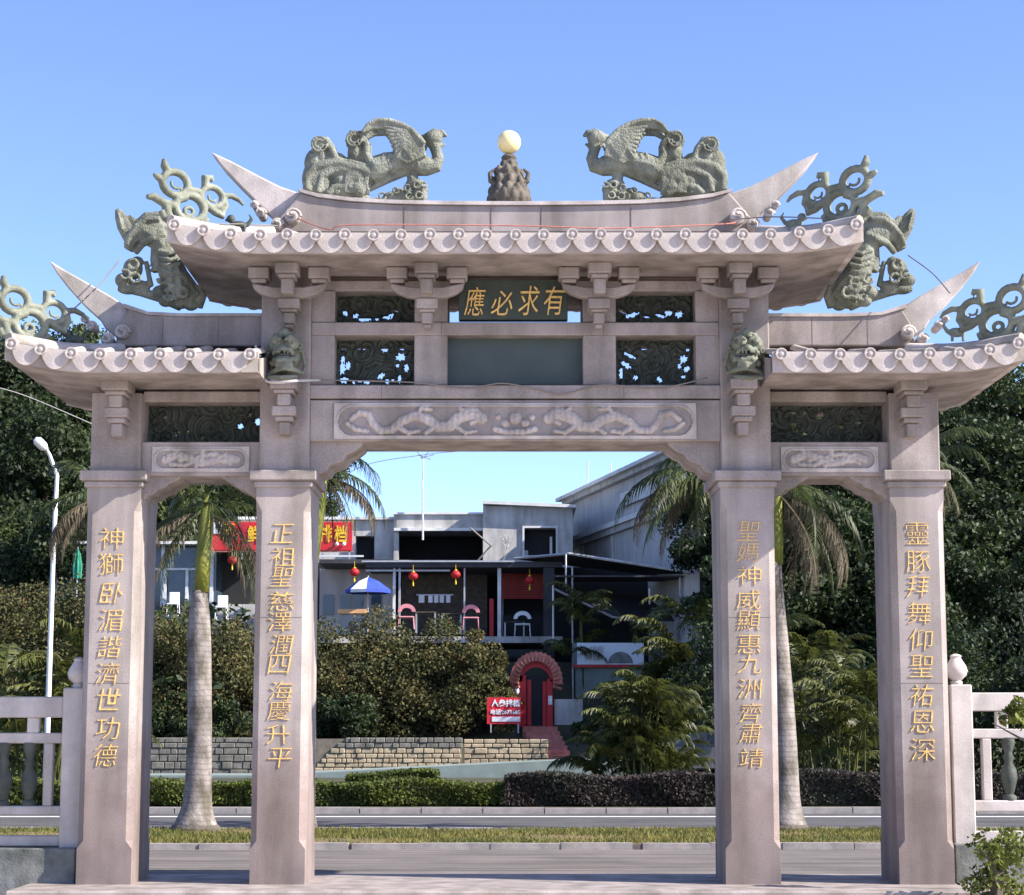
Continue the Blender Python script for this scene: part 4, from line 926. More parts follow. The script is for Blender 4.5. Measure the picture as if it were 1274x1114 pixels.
# ------------------------------------------------------------------ hedges, areca palms, shrubs
def box_leaves(x0, x1, y0, y1, z0, z1, N, size, seed):
    r = np.random.default_rng(seed); C = np.empty((N, 3)); C[:, 0] = r.uniform(x0, x1, N); f = r.random(N)
    C[:, 1] = np.where(f < .5, y0 + np.abs(r.normal(0, .08, N)), r.uniform(y0, y1, N)); C[:, 2] = np.where(f < .5, r.uniform(z0, z1, N), z1 - np.abs(r.normal(0, .06, N)))
    C[:, 2] += .05 * np.sin(C[:, 0] * 2.3) * (C[:, 2] > z0 + .3) + r.normal(0, .02, N)
    C[:, 1] += .06 * np.sin(C[:, 0] * 3.1 + C[:, 2] * 4)
    return leaves(C, size, seed=seed)
def hedge(u0, u1, vt, Y, dep, m, lab, seed, N, core=None):
    x0, x1 = XU(u0, 985, Y), XU(u1, 985, Y); z1 = ZV(vt, Y)
    o = empty('hedge', ((x0 + x1) / 2, Y + dep / 2, 0), lab, 'hedge')
    obj('branches', MB().box(x0 + .1, x1 - .1, Y + .12, Y + dep - .1, -.02, z1 - .12), M['earth'], o)
    obj('foliage', fast_mesh('foliage', box_leaves(x0, x1, Y, Y + dep, 0, z1, N, .075, seed), 4), m, o)
hedge(-260, 628, 974, 20.8, 1.6, M['hedge'], 'clipped yellow green hedge along the far kerb, left half', 1, 42000)
hedge(628, 900, 966, 20.6, 1.5, M['hedge_p'], 'dark purple clipped hedge behind the central opening, right half', 2, 22000)
hedge(903, 1500, 962, 20.9, 1.5, M['hedge_p'], 'dark purple clipped hedge continuing behind the right pillars', 3, 22000)
hedge(430, 545, 962, 22.6, 1.2, M['hedge'], 'low rounded green shrub row behind the middle of the green hedge', 4, 8000)

AF = [frond_mesh(1.7, 1.9, 30, .38, 11, M['areca'], 1.25, .5, .04), frond_mesh(1.6, 2.1, 30, .38, 12, M['areca'], .95, .6, .04), frond_mesh(1.5, 1.9, 28, .36, 13, M['areca'], .55, .7, .04)]
def areca(u, v, Y, R_, H, nst, lab, seed, sc=1.0):
    r = random.Random(seed); X, _, Z = P(u, v, Y); Z = max(-.05, terrain_z(X, Y)); o = empty('areca_palm', (X, Y, Z), lab, 'palm clump', 'bushy palm clumps')
    for i in range(nst):
        a = r.uniform(0, 6.28); q = R_ * math.sqrt(r.random()) * .45; bx_, by = X + math.cos(a) * q, Y + math.sin(a) * q; h = H * r.uniform(.15, .72); lean = .5 * R_ * r.random()
        tx, ty = bx_ + math.cos(a) * lean, by + math.sin(a) * lean
        obj('stem', MB().tube([(bx_, by, Z - .05), ((bx_ * 2 + tx) / 3, (by * 2 + ty) / 3, Z + h * .5), (tx, ty, Z + h)], [.035 * sc, .03 * sc, .025 * sc], 6), M['areca'], o)
        for j in range(5):
            inst('frond', AF[min(2, j // 2)], o, loc=(tx, ty, Z + h - .05), rot=(r.uniform(-.25, .25), r.uniform(-.1, .2), a + (j - 2) * 1.15 + r.uniform(-.3, .3)), sc=(sc * r.uniform(.8, 1.15),) * 3)
    return o
areca(790, 970, 27, 1.35, 3.0, 44, 'big bushy areca palm behind the purple hedge in the central opening', 21, .78)
areca(835, 980, 49, 1.3, 6.0, 14, 'tall slender areca clump in front of the grey building corner', 22, 1.25)
areca(1040, 980, 31, 1.7, 3.6, 18, 'areca palm clump seen in the right side bay, left of centre', 23, .85)
areca(1085, 980, 36, 1.8, 4.4, 14, 'darker areca palm clump at the right edge of the right side bay', 24, .9)
areca(985, 980, 38, 1.8, 6.0, 10, 'tall areca palm clump rising behind the right royal palm', 25, 1.2)
areca(45, 870, 27, 1.9, 4.6, 14, 'arching cycad like palm above the left railing', 26, 1.15)
areca(728, 980, 53.5, .6, 4.6, 6, 'small yellow green areca beside the white banner', 27, 1.0)

def bush(x, y, z, rx, ry, rz, N, m, lab, seed, size=.13, cat='shrub', name='shrub', cl=34, extra=None, group=None, twigs=10):
    r = np.random.default_rng(seed); d = r.normal(size=(cl, 3)); d /= np.linalg.norm(d, axis=1)[:, None]; d[:, 2] = np.abs(d[:, 2]) * 1.2 - .2
    c = d * r.uniform(.45, .95, (cl, 1)) * np.array([rx, ry, rz]) + np.array([x, y, z + rz * .15]); rad = r.uniform(.22, .42, cl) * min(rx, rz) * 1.1
    L = clumps(c, rad, N // cl, seed)
    L = L[L[:, 2] > z - .3]
    o = empty(name, (x, y, z), lab, cat, group)
    obj('foliage', fast_mesh('foliage', leaves(L, size, seed=seed), 4), m, o)
    mb = MB(); rr = random.Random(seed)
    if not twigs: mb.tube([(x, y, z - .02), (x, y, z + .05)], .006, 5)
    for i in range(twigs):
        cc = c[i % cl]; mb.tube([(x + rr.uniform(-.2, .2) * rx, y + rr.uniform(-.2, .2), z - .1), ((x + cc[0]) / 2, (y + cc[1]) / 2, (z + cc[2]) / 2 + .1), tuple(cc)], [.05, .035, .012], 5)
    obj('stems', mb, M['bark'], o)
    if extra:
        E_ = L[r.random(len(L)) < extra[1]] + r.normal(0, .04, (1, 3)); obj('blossom', fast_mesh('blossom', leaves(E_, size * .8, seed=seed + 1), 4), extra[0], o)
    return o
# bougainvillea bank over the stone wall
for i, (u, vt, Y, rx, lab) in enumerate(((215, 752, 50.9, 2.4, 'dark leafed shrub behind the royal palm trunk, above the grey wall'), (292, 760, 51.2, 2.0, 'bushy shrub between the royal palm trunk and the left inner pillar'),
        (415, 768, 51.3, 1.7, 'tall brownish shrub just right of the left inner pillar'), (470, 758, 51.6, 2.0, 'reddish flecked shrub in the middle of the bank, under the blue parasol'),
        (535, 768, 51.4, 1.9, 'spreading shrub below the white menu cards, branches hanging'), (590, 785, 51.3, 1.5, 'shrub left of the red sign, branches hanging over it'), (614, 835, 51.7, .9, 'end of the shrub bank arching over the red sign'),
        (350, 755, 52.5, 2.2, 'dense shrub hidden mostly behind the left inner pillar'), (130, 715, 51.5, 2.6, 'brownish shrub left of the outer left pillar'), (40, 690, 52, 2.8, 'large brownish green shrub behind the street lamp'), (-40, 700, 51, 2.8, 'large shrub at the far left edge of the picture'))):
    vt -= 20; X = XU(u, 850, Y); zb_ = max(1.0, terrain_z(X, Y) - .3); zt_ = ZV(vt, Y); rz_ = (zt_ - zb_) / 1.3
    if i in (5, 6): zb_ += .9 if i == 6 else .5; rz_ = (zt_ - zb_) / 1.3
    bush(X, Y, zb_, rx, 1.5, rz_, 19000, M['leaf_b'], lab, 40 + i, .13, extra=(M['bract'], .08), cl=60, group='shrub bank above the stone wall')
# drooping skirts and dark undergrowth between shrubs and the wall
for i, (u, Y, rx, rz, z, lab) in enumerate(((430, 49.7, 1.3, 1.3, 1.1, 'low dark green shrub at the top of the rubble wall, left end'), (250, 49.6, 2.6, 1.2, 1.1, 'low dark undergrowth shrub along the grey wall'),
        (850, 49, 1.8, 3.6, 0, 'dark shrub between the big areca palm and the right inner pillar'), (795, 52, 1.6, 3.2, 0, 'dark shrub behind the big areca palm'), (735, 50.5, .9, 1.6, 0, 'low dark shrub right of the brick steps'), (905, 46, 2.2, 5.2, 0, 'tall dark shrub in front of the white balcony'),
        (890, 42, 1.6, 2.4, 0, 'dark shrub behind the purple hedge next to the right inner pillar'), (1000, 44, 2.6, 3.0, 0, 'dark round shrub in the shade of the right side bay'), (1090, 40, 2.4, 3.4, 0, 'dark tall shrub beside the outer right pillar'),
        (1220, 36, 3.0, 4.2, 0, 'big dark shrub behind the right railing'), (1330, 34, 3.0, 4.6, 0, 'big dark shrub at the right picture edge'), (735, 56, 1.0, 2.6, 2, 'yellow green shrub right of the dark post'), (20, 33, 1.8, 1.5, 0, 'low green shrub under the arching palm behind the left railing'))):
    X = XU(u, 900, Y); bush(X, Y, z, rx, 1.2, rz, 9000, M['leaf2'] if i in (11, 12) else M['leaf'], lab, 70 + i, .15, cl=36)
# leafy plants in front at the right
for i, (u, v, Y, rx, rz, N, lab) in enumerate(((1262, 905, -.9, .22, .24, 260, 'bright green leafy sprig reaching over the right railing'), (1245, 1098, -1.2, .42, .40, 1500, 'round green bush at the bottom right corner in front of the railing'))):
    X, _, Z = P(u, v, Y); bush(X, Y, Z if i == 0 else -.17, rx, .3 if i else .16, rz if i == 0 else .75, N, M['hedge'], lab, 90 + i, .085 if i == 0 else .065, cl=9 if i == 0 else 26, twigs=0 if i == 0 else 5)
X, _, Z = P(1290, 930, -.9)
obj('branch', MB().tube([(X + .35, -.7, -.17), (X + .2, -.85, Z - .2), (X, -.9, Z), P(1235, 900, -.95)], [.03, .025, .015, .006], 6), M['bark'], label='bare thin branch carrying the leafy sprig by the right railing', cat='branch')

# ------------------------------------------------------------------ woodland trees on the hill
def crown_mesh(seed, rx, rz, N, size, m, cl=95):
    r = np.random.default_rng(seed); d = r.normal(size=(cl, 3)); d /= np.linalg.norm(d, axis=1)[:, None]; d[:, 2] = d[:, 2] * .9 + .05
    c = d * (r.uniform(.3, 1, (cl, 1)) ** .6) * np.array([rx, rx, rz]); rad = r.uniform(.16, .34, cl) * rx
    L = clumps(c, rad, N // cl, seed, .7); me = fast_mesh('crown', leaves(L, size, seed=seed), 4); me.materials.append(m); return me
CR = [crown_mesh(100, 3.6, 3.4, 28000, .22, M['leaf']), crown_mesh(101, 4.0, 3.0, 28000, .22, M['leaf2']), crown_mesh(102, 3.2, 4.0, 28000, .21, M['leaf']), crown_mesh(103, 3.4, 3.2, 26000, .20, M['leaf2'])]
def limb_mesh(seed, H):
    r = random.Random(seed); mb = MB().tube([(0, 0, -1.5), (.1, 0, H * .4), (.15, .1, H)], [.32, .24, .14], 9)
    for i in range(6):
        a = i * 1.1 + r.random(); z = H * r.uniform(.55, .95); q = r.uniform(1.2, 2.4); mb.tube([(0, 0, z), (math.cos(a) * q * .5, math.sin(a) * q * .5, z + .7), (math.cos(a) * q, math.sin(a) * q, z + 1.8)], [.11, .07, .03], 6)
    me = mb.mesh('trunk'); me.materials.append(M['bark']); return me
LM = [limb_mesh(1, 4.5), limb_mesh(2, 5.5)]
tw = [  # u, v of crown centre, depth, scale, crown index, label
    (15, 520, 74, 1.25, 0, 'tallest dark tree at the far left, below the cloud scroll'), (80, 505, 78, 1.15, 1, 'tree crown just right of the street lamp head, touching the side roof'),
    (45, 630, 68, 1.2, 2, 'dark tree behind the street lamp pole, second layer'), (-50, 600, 70, 1.3, 0, 'dark tree cut by the left picture edge'), (130, 590, 76, 1.2, 3, 'tree crown behind the outer left pillar'),
    (10, 740, 62, 1.1, 3, 'lower leafy tree at the left above the railing'), (215, 600, 80, 1.1, 1, 'tree filling the top left of the left side bay'), (290, 640, 82, .9, 0, 'tree filling the top right of the left side bay'), (100, 720, 60, .95, 2, 'dark low tree beside the outer left pillar'),
    (1240, 560, 76, 1.2, 1, 'sunlit topped tree right of the right side roof'), (1185, 610, 72, 1.1, 0, 'dark tree immediately right of the outer right pillar'), (1285, 640, 66, 1.3, 2, 'dark tree at the right picture edge, middle height'),
    (1225, 730, 60, 1.2, 0, 'dark tree above the right railing post'), (1300, 560, 80, 1.4, 3, 'tallest tree at the right picture edge'), (1280, 800, 52, 1.0, 2, 'low dark tree over the right railing'),
    (915, 640, 52, .75, 2, 'dark narrow tree hiding the end of the white balcony'), (1000, 590, 60, 1.1, 0, 'dark tree behind the hanging brown fronds'),
    (960, 720, 50, 1.0, 2, 'dark tree right behind the right royal palm trunk'), (1060, 740, 52, 1.1, 0, 'dark tree filling the right half of the right side bay'),
    (1040, 640, 74, 1.25, 2, 'dark tree in the upper right side bay, behind hanging fronds'), (1095, 690, 68, 1.1, 0, 'dark tree behind the outer right pillar inner edge'), (980, 660, 78, 1.1, 3, 'tree behind the trunk of the right royal palm'),
    (1040, 790, 58, 1.05, 0, 'dark lower tree in the middle of the right side bay'), (1110, 830, 50, .9, 2, 'dark low tree at the foot of the right side bay'), (960, 800, 56, .9, 2, 'dark low tree behind the right inner pillar'), (880, 790, 60, .7, 0, 'small dark tree between the white wall and the right inner pillar'),
    (1165, 700, 64, 1.1, 2, 'dark tree between the outer right pillar and the railing finial'), (370, 600, 95, .8, 0, 'distant tree behind the left inner pillar'), (150, 650, 88, 1.3, 0, 'distant tree behind the left pillars'), (1110, 560, 90, 1.3, 1, 'distant tree behind the right side roof panel')]
for i, (u, v, d, s, k, lab) in enumerate(tw):
    Y = d; X, _, Z = P(u, v, Y); zg = terrain_z(X, Y); H = Z - zg
    o = empty('tree', (X, Y, zg), 'leafy ' + lab if False else lab, 'tree', 'trees on the wooded hill')
    hz = max(.5, H / (4.5 if k % 2 == 0 else 5.5))
    inst('trunk', LM[k % 2], o, loc=(X, Y, zg), rot=(0, 0, i), sc=(s, s, hz)); inst('crown', CR[k], o, loc=(X, Y, Z), rot=(0, 0, i * 1.7), sc=(s, s, s * (1 + .08 * math.sin(i))))
    o['group'] = 'trees on the wooded hill'
# low undergrowth that nobody could count, under the trees
C = []
for i in range(60000):
    x = random.uniform(-26, 30); y = random.uniform(49, 84)
    if -10 < x < 7.5 and y > 49: continue
    C.append((x, y, terrain_z(x, y) + random.random() ** 1.6 * 2.4))
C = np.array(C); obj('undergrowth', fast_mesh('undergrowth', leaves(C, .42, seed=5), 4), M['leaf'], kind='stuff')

# ------------------------------------------------------------------ stone wall, path, steps
def slab_u(name, u0, v0, u1, v1, Y0, Y1, m, parent=None, bevel=0, **k):
    x0, _, z1 = P(u0, v0, Y0); x1, _, z0 = P(u1, v1, Y0); return obj(name, MB().box(x0, x1, Y0, Y1, z0, z1), m, parent, bevel=bevel, **k)
p0, p1 = P(330, 960, 44), P(700, 946, 44); q0, q1 = P(330, 953, 46.9), P(700, 939, 46.9)
obj('path', MB().add([(p0[0] - 9, 44, .02), (p0[0], 44, .02), (p1[0], 44, p1[2]), (p1[0] + 2.5, 44, p1[2] + .05), (q1[0] + 2.5, 47.0, p1[2] + .05), (q1[0], 47.0, p1[2]), (q0[0], 47.0, .02), (q0[0] - 9, 47.0, .02)], [(0, 1, 6, 7), (1, 2, 5, 6), (2, 3, 4, 5)]), M['path'], kind='structure')
obj('path_kerb', MB().add([(p0[0] - 9, 44, -.1), (p0[0], 44, -.1), (p1[0], 44, -.1), (p1[0] + 2.5, 44, -.1), (p0[0] - 9, 44, .02), (p0[0], 44, .02), (p1[0], 44, p1[2]), (p1[0] + 2.5, 44, p1[2] + .05)], [(0, 1, 5, 4), (1, 2, 6, 5), (2, 3, 7, 6)]), M['path'], kind='structure')
def stonewall(u0, u1, vt, vb, Y, m, label, seed, ch=.25, bw=.5, rub=False, slopeleft=0):
    r = random.Random(seed); x0, x1 = XU(u0, vb, Y), XU(u1, vb, Y); z0, z1 = ZV(vb, Y), ZV(vt, Y); z0 = min(z0, 0)
    o = empty('retaining_wall', ((x0 + x1) / 2, Y, z0), label, 'wall'); obj('mortar', MB().box(x0 + .02, x1, Y + .05, Y + .6, z0 - .2, z1 - .04), M['mortar'], o)
    n = 0; z = z1; row = 0
    while z > z0 + .05 and n < 290:
        h = ch * r.uniform(.8, 1.2); x = x0 + (slopeleft * (z1 - z + 0) * -1 if False else 0) - (row % 2) * bw * .5
        if slopeleft: x = x0 + max(0, (z - z0 - .3)) * slopeleft * r.uniform(.9, 1.1)
        while x < x1 and n < 290:
            w_ = bw * r.uniform(.55, 1.5); xa, xb = max(x, x0), min(x + w_ - .025, x1)
            if xb - xa > .08:
                obj('stone', MB().box(xa, xb, Y - r.uniform(0, .05), Y + .3, z - h + .025, z, rz=r.uniform(-.03, .03)), m if not rub or z > z1 - .35 else M['stone_tan'], o, bevel=.02); n += 1
            x += w_
        z -= h; row += 1
    return o
stonewall(100, 392, 918, 972, 47.1, M['stone_gray'], 'grey coursed stone retaining wall behind the royal palm trunk', 1, .21, .40)
stonewall(392, 575, 918, 964, 47.0, M['stone_gray'], 'rubble topped stone wall with tan lower courses right of the left inner pillar', 2, .155, .27, rub=True, slopeleft=1.0)
stonewall(577, 682, 920, 955, 47.2, M['stone_tan'], 'sunlit tan stone wall below the red sign', 3, .17, .30)
# brick steps descending right from the red gate
st = empty('brick_steps', P(675, 925, 49), 'short flight of red brick steps below the red gate', 'steps')
for i in range(7):
    u0, u1 = 650 + i * 4, 694 + i * 3; v = 904 + i * 6; Y = 51.0 - i * .55; x0, _, z1 = P(u0, v, Y); x1 = XU(u1, v, Y)
    obj('step', MB().box(x0, x1, Y, Y + .9, -.05, z1), M['tile_red'], st, bevel=.01)

# ------------------------------------------------------------------ red gate with tiled arch, red sign
Yg = 51.6; rg = empty('red_garden_gate', P(668, 903, Yg), 'small red walled gate with arched terracotta tile hood and open dark doorway', 'gate')
slab_u('gate_post', 645, 840, 655, 905, Yg, Yg + .5, M['red'], rg, .02); slab_u('gate_post', 680, 845, 688, 908, Yg, Yg + .5, M['red'], rg, .02)
slab_u('doorway', 655, 842, 680, 905, Yg + .2, Yg + .3, M['dark'], rg); slab_u('door_leaf', 656, 846, 661, 904, Yg + .1, Yg + .16, M['red'], rg); slab_u('door_leaf', 675, 848, 680, 904, Yg + .1, Yg + .16, M['red'], rg)
cxx, _, czz = P(667, 848, Yg)
mb = MB(); arc = [(cxx + math.cos(R(a)) * .50, czz + math.sin(R(a)) * .5) for a in range(0, 181, 15)]; arc2 = [(cxx + math.cos(R(a)) * .72, czz + math.sin(R(a)) * .8) for a in range(180, -1, -15)]
obj('arch', mb.prism(arc + arc2, Yg, Yg + .5), M['red'], rg)
mb = MB(); ao = [(cxx + math.cos(R(a)) * .60, czz + math.sin(R(a)) * .70) for a in range(-14, 201, 12)]; ao2 = [(cxx + math.cos(R(a)) * .93, czz + math.sin(R(a)) * 1.03) for a in range(200, -15, -12)]
obj('tile_hood', mb.prism(ao + ao2, Yg - .1, Yg + .6), M['tile_red'], rg)
for i in range(21):
    a = R(-15 + i * 10.5); c, s_ = math.cos(a), math.sin(a)
    obj('roof_tile', MB().tube([(cxx + c * .62, Yg - .20, czz + s_ * .70), (cxx + c * .93, Yg - .02, czz + s_ * 1.04)], [.055, .05], 7), M['tile_red'], rg, smooth=50)
slab_u('notice', 682, 866, 687, 877, Yg - .03, Yg, M['whitec'], rg); 
obj('wall_lamp', MB().ell(P(643, 860, Yg - .1), (.09, .09, .14)), M['whitec'], rg, smooth=180)
mb = MB(); sx, _, sz = P(690, 870, Yg); obj('side_wall', MB().box(sx, sx + 1.0, Yg + .2, Yg + .4, terrain_z(sx, Yg) - .3, sz), M['concrete'], rg)
Ys = 49.3; sg = empty('red_sign', P(628, 900, Ys), 'red sign board with white lettering left of the red gate', 'sign')
slab_u('board', 606, 868, 648, 901, Ys, Ys + .06, M['red_sign'], sg)
for t, u, v, w_, h_ in (('人参排档', 629, 875, 34, 9), ('电话2073685', 629, 886, 36, 6.5), ('◀━━━━━', 630, 895, 38, 7)):
    x, _, z = P(u, v, Ys - .02); 
    if t[0] == '◀': slab_u('arrow_band', 612, 892, 647, 898, Ys - .02, Ys, M['whitec'], sg)
    else: glyph(t, M['whitec'], w_ / 35.5, h_ / 35.5, (x, Ys - .015, z), sg, depth=.01, bold=.03, name='lettering', res=1)
for u in (610, 644): slab_u('leg', u, 901, u + 1.6, 912, Ys, Ys + .06, M['metal'], sg)
slab_u('sign_panel', 640, 850, 646, 868, Yg - .1, Yg - .05, M['red'], sg)

# ------------------------------------------------------------------ restaurant terrace
Yr = 57.0
rs = empty('restaurant_pavilion', P(560, 800, Yr), 'open sided dark roofed restaurant terrace hung with red lanterns', 'restaurant')
def RB(name, u0, v0, u1, v1, Y0, Y1, m, parent=rs, **k): return slab_u(name, u0, v0, u1, v1, Y0, Y1, m, parent, **k)
RB('floor', 392, 792, 700, 800, Yr - .5, Yr + 6, M['concrete'])
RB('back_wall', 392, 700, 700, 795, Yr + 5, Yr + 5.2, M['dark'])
RB('canopy', 397, 696, 486, 701, Yr, Yr + 5, M['awning']); RB('canopy', 455, 699, 700, 706, Yr - .3, Yr + 5, M['awning']); RB('gutter', 450, 697.5, 640, 699.5, Yr - .4, Yr - .3, M['metal']); RB('gutter', 397, 691, 452, 693, Yr - .3, Yr - .2, M['concrete_l'])
RB('beam', 455, 709, 560, 711, Yr - .1, Yr, M['metal'])
for u, v1, w_, m in ((489, 790, 2.6, 'concrete_l'), (496, 792, 2, 'metal'), (619, 800, 4.4, 'concrete_l'), (577, 792, 1.6, 'metal')): RB('post', u, 701, u + w_, v1, Yr, Yr + .12, M[m])
RB('red_column', 609, 745, 614, 795, Yr + .4, Yr + .55, M['red']); RB('dark_post', 676, 700, 690, 812, Yr - .2, Yr + .2, M['awning'])
RB('red_screen', 624, 712, 676, 745, Yr + 3, Yr + 3.1, M['red']); RB('counter', 626, 765, 676, 792, Yr + 2, Yr + 2.6, M['dark'])
RB('wall_panel', 398, 708, 492, 790, Yr + 3, Yr + 3.1, M['wall_r']); RB('wall_panel', 500, 706, 606, 790, Yr + 3.4, Yr + 3.5, M['bark'])
for u in (403, 424, 440, 462): RB('window', u, 740, u + 12, 765, Yr + 2.9, Yr + 2.98, M['glass'])
for i, u in enumerate((521, 533, 540, 547, 555)): RB('menu_card', u, 741, u + (5.2 if i else 7), 750, Yr + 1.0, Yr + 1.03, M['whitec'])
RB('menu_rail', 518, 739.5, 564, 741, Yr + 1.0, Yr + 1.05, M['metal'])
for i in range(9): RB('slat', 624, 714 + i * 3.4, 676, 715.4 + i * 3.4, Yr + 2.9, Yr + 2.96, M['brickred'])
# lanterns
lt = [(441, 712, 'red paper lantern hanging above the blue parasol'), (514, 717, 'red paper lantern hanging second from the left post'), (567, 715, 'red paper lantern over the white menu cards'), (659, 722, 'red paper lantern at the right end of the terrace, by the dark post'), (289, 697, 'red paper lantern seen in the left side bay')]
for u, v, lab in lt:
    x, y, z = P(u, v, Yr - .35); o = empty('lantern', (x, y, z + .25), lab, 'lantern', 'red lanterns on the terrace')
    mb = MB(); mb.lathe([(.05, -.15), (.12, -.12), (.175, -.05), (.185, 0), (.175, .05), (.12, .12), (.05, .15)], (x, y, z), 14); obj('lantern_body', mb, M['lantern'], o, smooth=50)
    obj('cap', MB().lathe([(.06, .14), (.06, .18), (.01, .19), (.008, .42)], (x, y, z), 8), M['yellow'], o); obj('tassel', MB().lathe([(.03, -.38), (.035, -.3), (.012, -.24), (.02, -.15)], (x, y, z), 8), M['yellow'], o)
# parasols
def parasol(u, v, Y, w_, h_, lab, mA, mB, closed=False):
    x, _, z = P(u, v, Y); zg = terrain_z(x, Y); o = empty('parasol', (x, Y, zg), lab, 'parasol')
    obj('pole', MB().tube([(x, Y, zg), (x, Y, z + .05)], .03, 8), M['metal'], o)
    if closed:
        mb = MB(); k = 0
        n = 14; 
        for r_, zz in ((.02, 0), (.09, -.25), (.15, -.7), (.13, -1.15)): mb.v += [(x + math.cos(j * 6.283 / n) * r_ * (1.25 if j % 2 else .75), Y + math.sin(j * 6.283 / n) * r_ * (1.25 if j % 2 else .75), z + zz) for j in range(n)]
        for i in range(3):
            for j in range(n): mb.f.append((i * n + j, (i + 1) * n + j, (i + 1) * n + (j + 1) % n, i * n + (j + 1) % n))
        obj('canopy', mb, mA, o); return
    for j in range(8):
        a0, a1 = j * math.pi / 4, (j + 1) * math.pi / 4
        mb = MB(); c = lambda a, f, dz: (x + math.cos(a) * w_ * f, Y + math.sin(a) * w_ * f, z + dz)
        mb.add([(x, Y, z), c(a0, .5, -h_ * .35), c(a1, .5, -h_ * .35), c(a0, 1, -h_), c(a1, 1, -h_), c(a0, 1, -h_ - .12), c(a1, 1, -h_ - .12)], [(0, 1, 2), (1, 3, 4, 2), (3, 5, 6, 4)])
        obj('canopy_panel', mb, mB if j in (5,) else mA, o)
parasol(458, 718, Yr - 1.2, .86, .5, 'blue and white parasol on the terrace near the left post', M['blue'], M['whitec'])
parasol(97, 682, Yr - 1, .3, .3, 'furled green parasol left of the outer left pillar', M['greenc'], M['greenc'], True)
RB('orange_awning', 420, 758, 456, 763, Yr - 1.6, Yr - .9, M['orange'], rs)
# chairs
def chair(u, v, Y, m, lab, rounded=False):
    x, _, z = P(u, v, Y); o = empty('terrace_chair', (x, Y, z - .9), lab, 'chair', 'chairs on the terrace'); w_ = .22
    if rounded: 
        arc = [(x + math.cos(R(a)) * .34, z - .25 + math.sin(R(a)) * .3) for a in range(0, 181, 20)]; arc2 = [(x + math.cos(R(a)) * .2, z - .25 + math.sin(R(a)) * .15) for a in range(180, -1, -20)]
        obj('backrest', MB().prism(arc + arc2, Y, Y + .06), m, o); w_ = .3
    else: obj('backrest', MB().box(x - .2, x + .2, Y, Y + .05, z - .45, z), m, o, bevel=.03)
    obj('seat', MB().box(x - w_, x + w_, Y - .42, Y, z - .5, z - .44), m, o, bevel=.02)
    for a in (-1, 1):
        for b in (-.4, -.02): obj('leg', MB().tube([(x + a * (w_ - .03), Y + b, z - .5), (x + a * w_, Y + b, z - .92)], .02, 6), m, o)
for u, v, m, lab, rd in ((217, 737, 'white_m', 'white plastic chair left of the royal palm trunk on the terrace', False), (277, 741, 'white_m', 'white plastic chair right of the royal palm trunk on the terrace', False),
        (506, 753, 'pink', 'round backed pink chair, left one of the terrace row', True), (586, 754, 'pink', 'round backed pink chair beside the red column', True), (650, 762, 'white_m', 'round backed white chair at the right of the terrace', True)): chair(u, v, Yr - .8, M[m], lab, rd)

for u, v, lab in ((530, 762, 'small dark square table under the white menu cards'), (562, 764, 'small dark square table left of the red column'), (640, 774, 'dark counter table at the right of the terrace')):
    x, _, z = P(u, v, Yr + .4); o = empty('terrace_table', (x, Yr + .4, z - .8), lab, 'table', 'tables on the terrace')
    obj('table_top', MB().box(x - .4, x + .4, Yr, Yr + .8, z - .04, z), M['bark'], o, bevel=.01)
    for a in (-.36, .36):
        for b in (.05, .75): obj('leg', MB().box(x + a - .025, x + a + .025, Yr + b - .025, Yr + b + .025, z - .8, z - .04), M['metal'], o)
# glazed pavilion in the left bay
Yp = 58.5
gp = empty('glazed_pavilion', P(250, 790, Yp), 'flat roofed glazed pavilion with white frames seen in the left side bay', 'building')
def GB(name, u0, v0, u1, v1, Y0, Y1, m, **k): return slab_u(name, u0, v0, u1, v1, Y0, Y1, m, gp, **k)
GB('roof', 60, 673.5, 340, 677, Yp - .6, Yp + 5, M['concrete_l']); GB('wall', 62, 677, 268, 760, Yp + .25, Yp + 4.6, M['glass']); GB('dark_bay', 268, 677, 335, 768, Yp + 2, Yp + 2.2, M['dark'])
GB('transom', 62, 707, 262, 709.5, Yp + .1, Yp + .24, M['white_m']); GB('wall_base', 62, 752, 340, 800, Yp + .3, Yp + 4.6, M['concrete'])
for u in (68, 110, 150, 201, 231, 262): GB('mullion', u, 677 if u != 231 else 709, u + 2.4, 756, Yp + .1, Yp + .24, M['white_m'])
GB('mullion', 203, 709, 206.5, 752, Yp + .05, Yp + .1, M['white_m']); GB('mullion', 212, 677, 213, 709, Yp + .12, Yp + .24, M['metal'])
# big red sign of the food stall
Yn = 57.2
sn = empty('food_stall_sign', P(350, 690, Yn), 'long red roof sign with yellow characters, partly behind the left inner pillar', 'sign')
x0, _, z1 = P(263, 650, Yn); x1, _, z0 = P(438, 685, Yn)
obj('board', MB().box(x0, x1, Yn, Yn + .12, z0, z1), M['red_sign'], sn, bevel=.01)
obj('frame', MB().box(x0 - .05, x1 + .05, Yn + .02, Yn + .1, z0 - .06, z0 - .005).box(x0 - .05, x1 + .05, Yn + .02, Yn + .1, z1 + .005, z1 + .04), M['tile_red'], sn)
for ch, u, v, m in (('海', 284, 660, 'yellow'), ('鲜', 316, 665, 'yellow'), ('大', 350, 665, 'yellow'), ('排', 405, 664, 'yellow'), ('档', 424, 665, 'yellow')):
    x, _, z = P(u, v, Yn); glyph(ch, M[m], 16 / 32.6, 22 / 32.6, (x, Yn - .02, z), sn, bold=.02, res=1)
slab_u('white_panel', 266, 650, 277, 664, Yn - .04, Yn, M['whitec'], sn)
for u in (419, 428): obj('spotlight', MB().ell(P(u, 677, Yn - .1), .075), M['whitec'], sn, smooth=180)
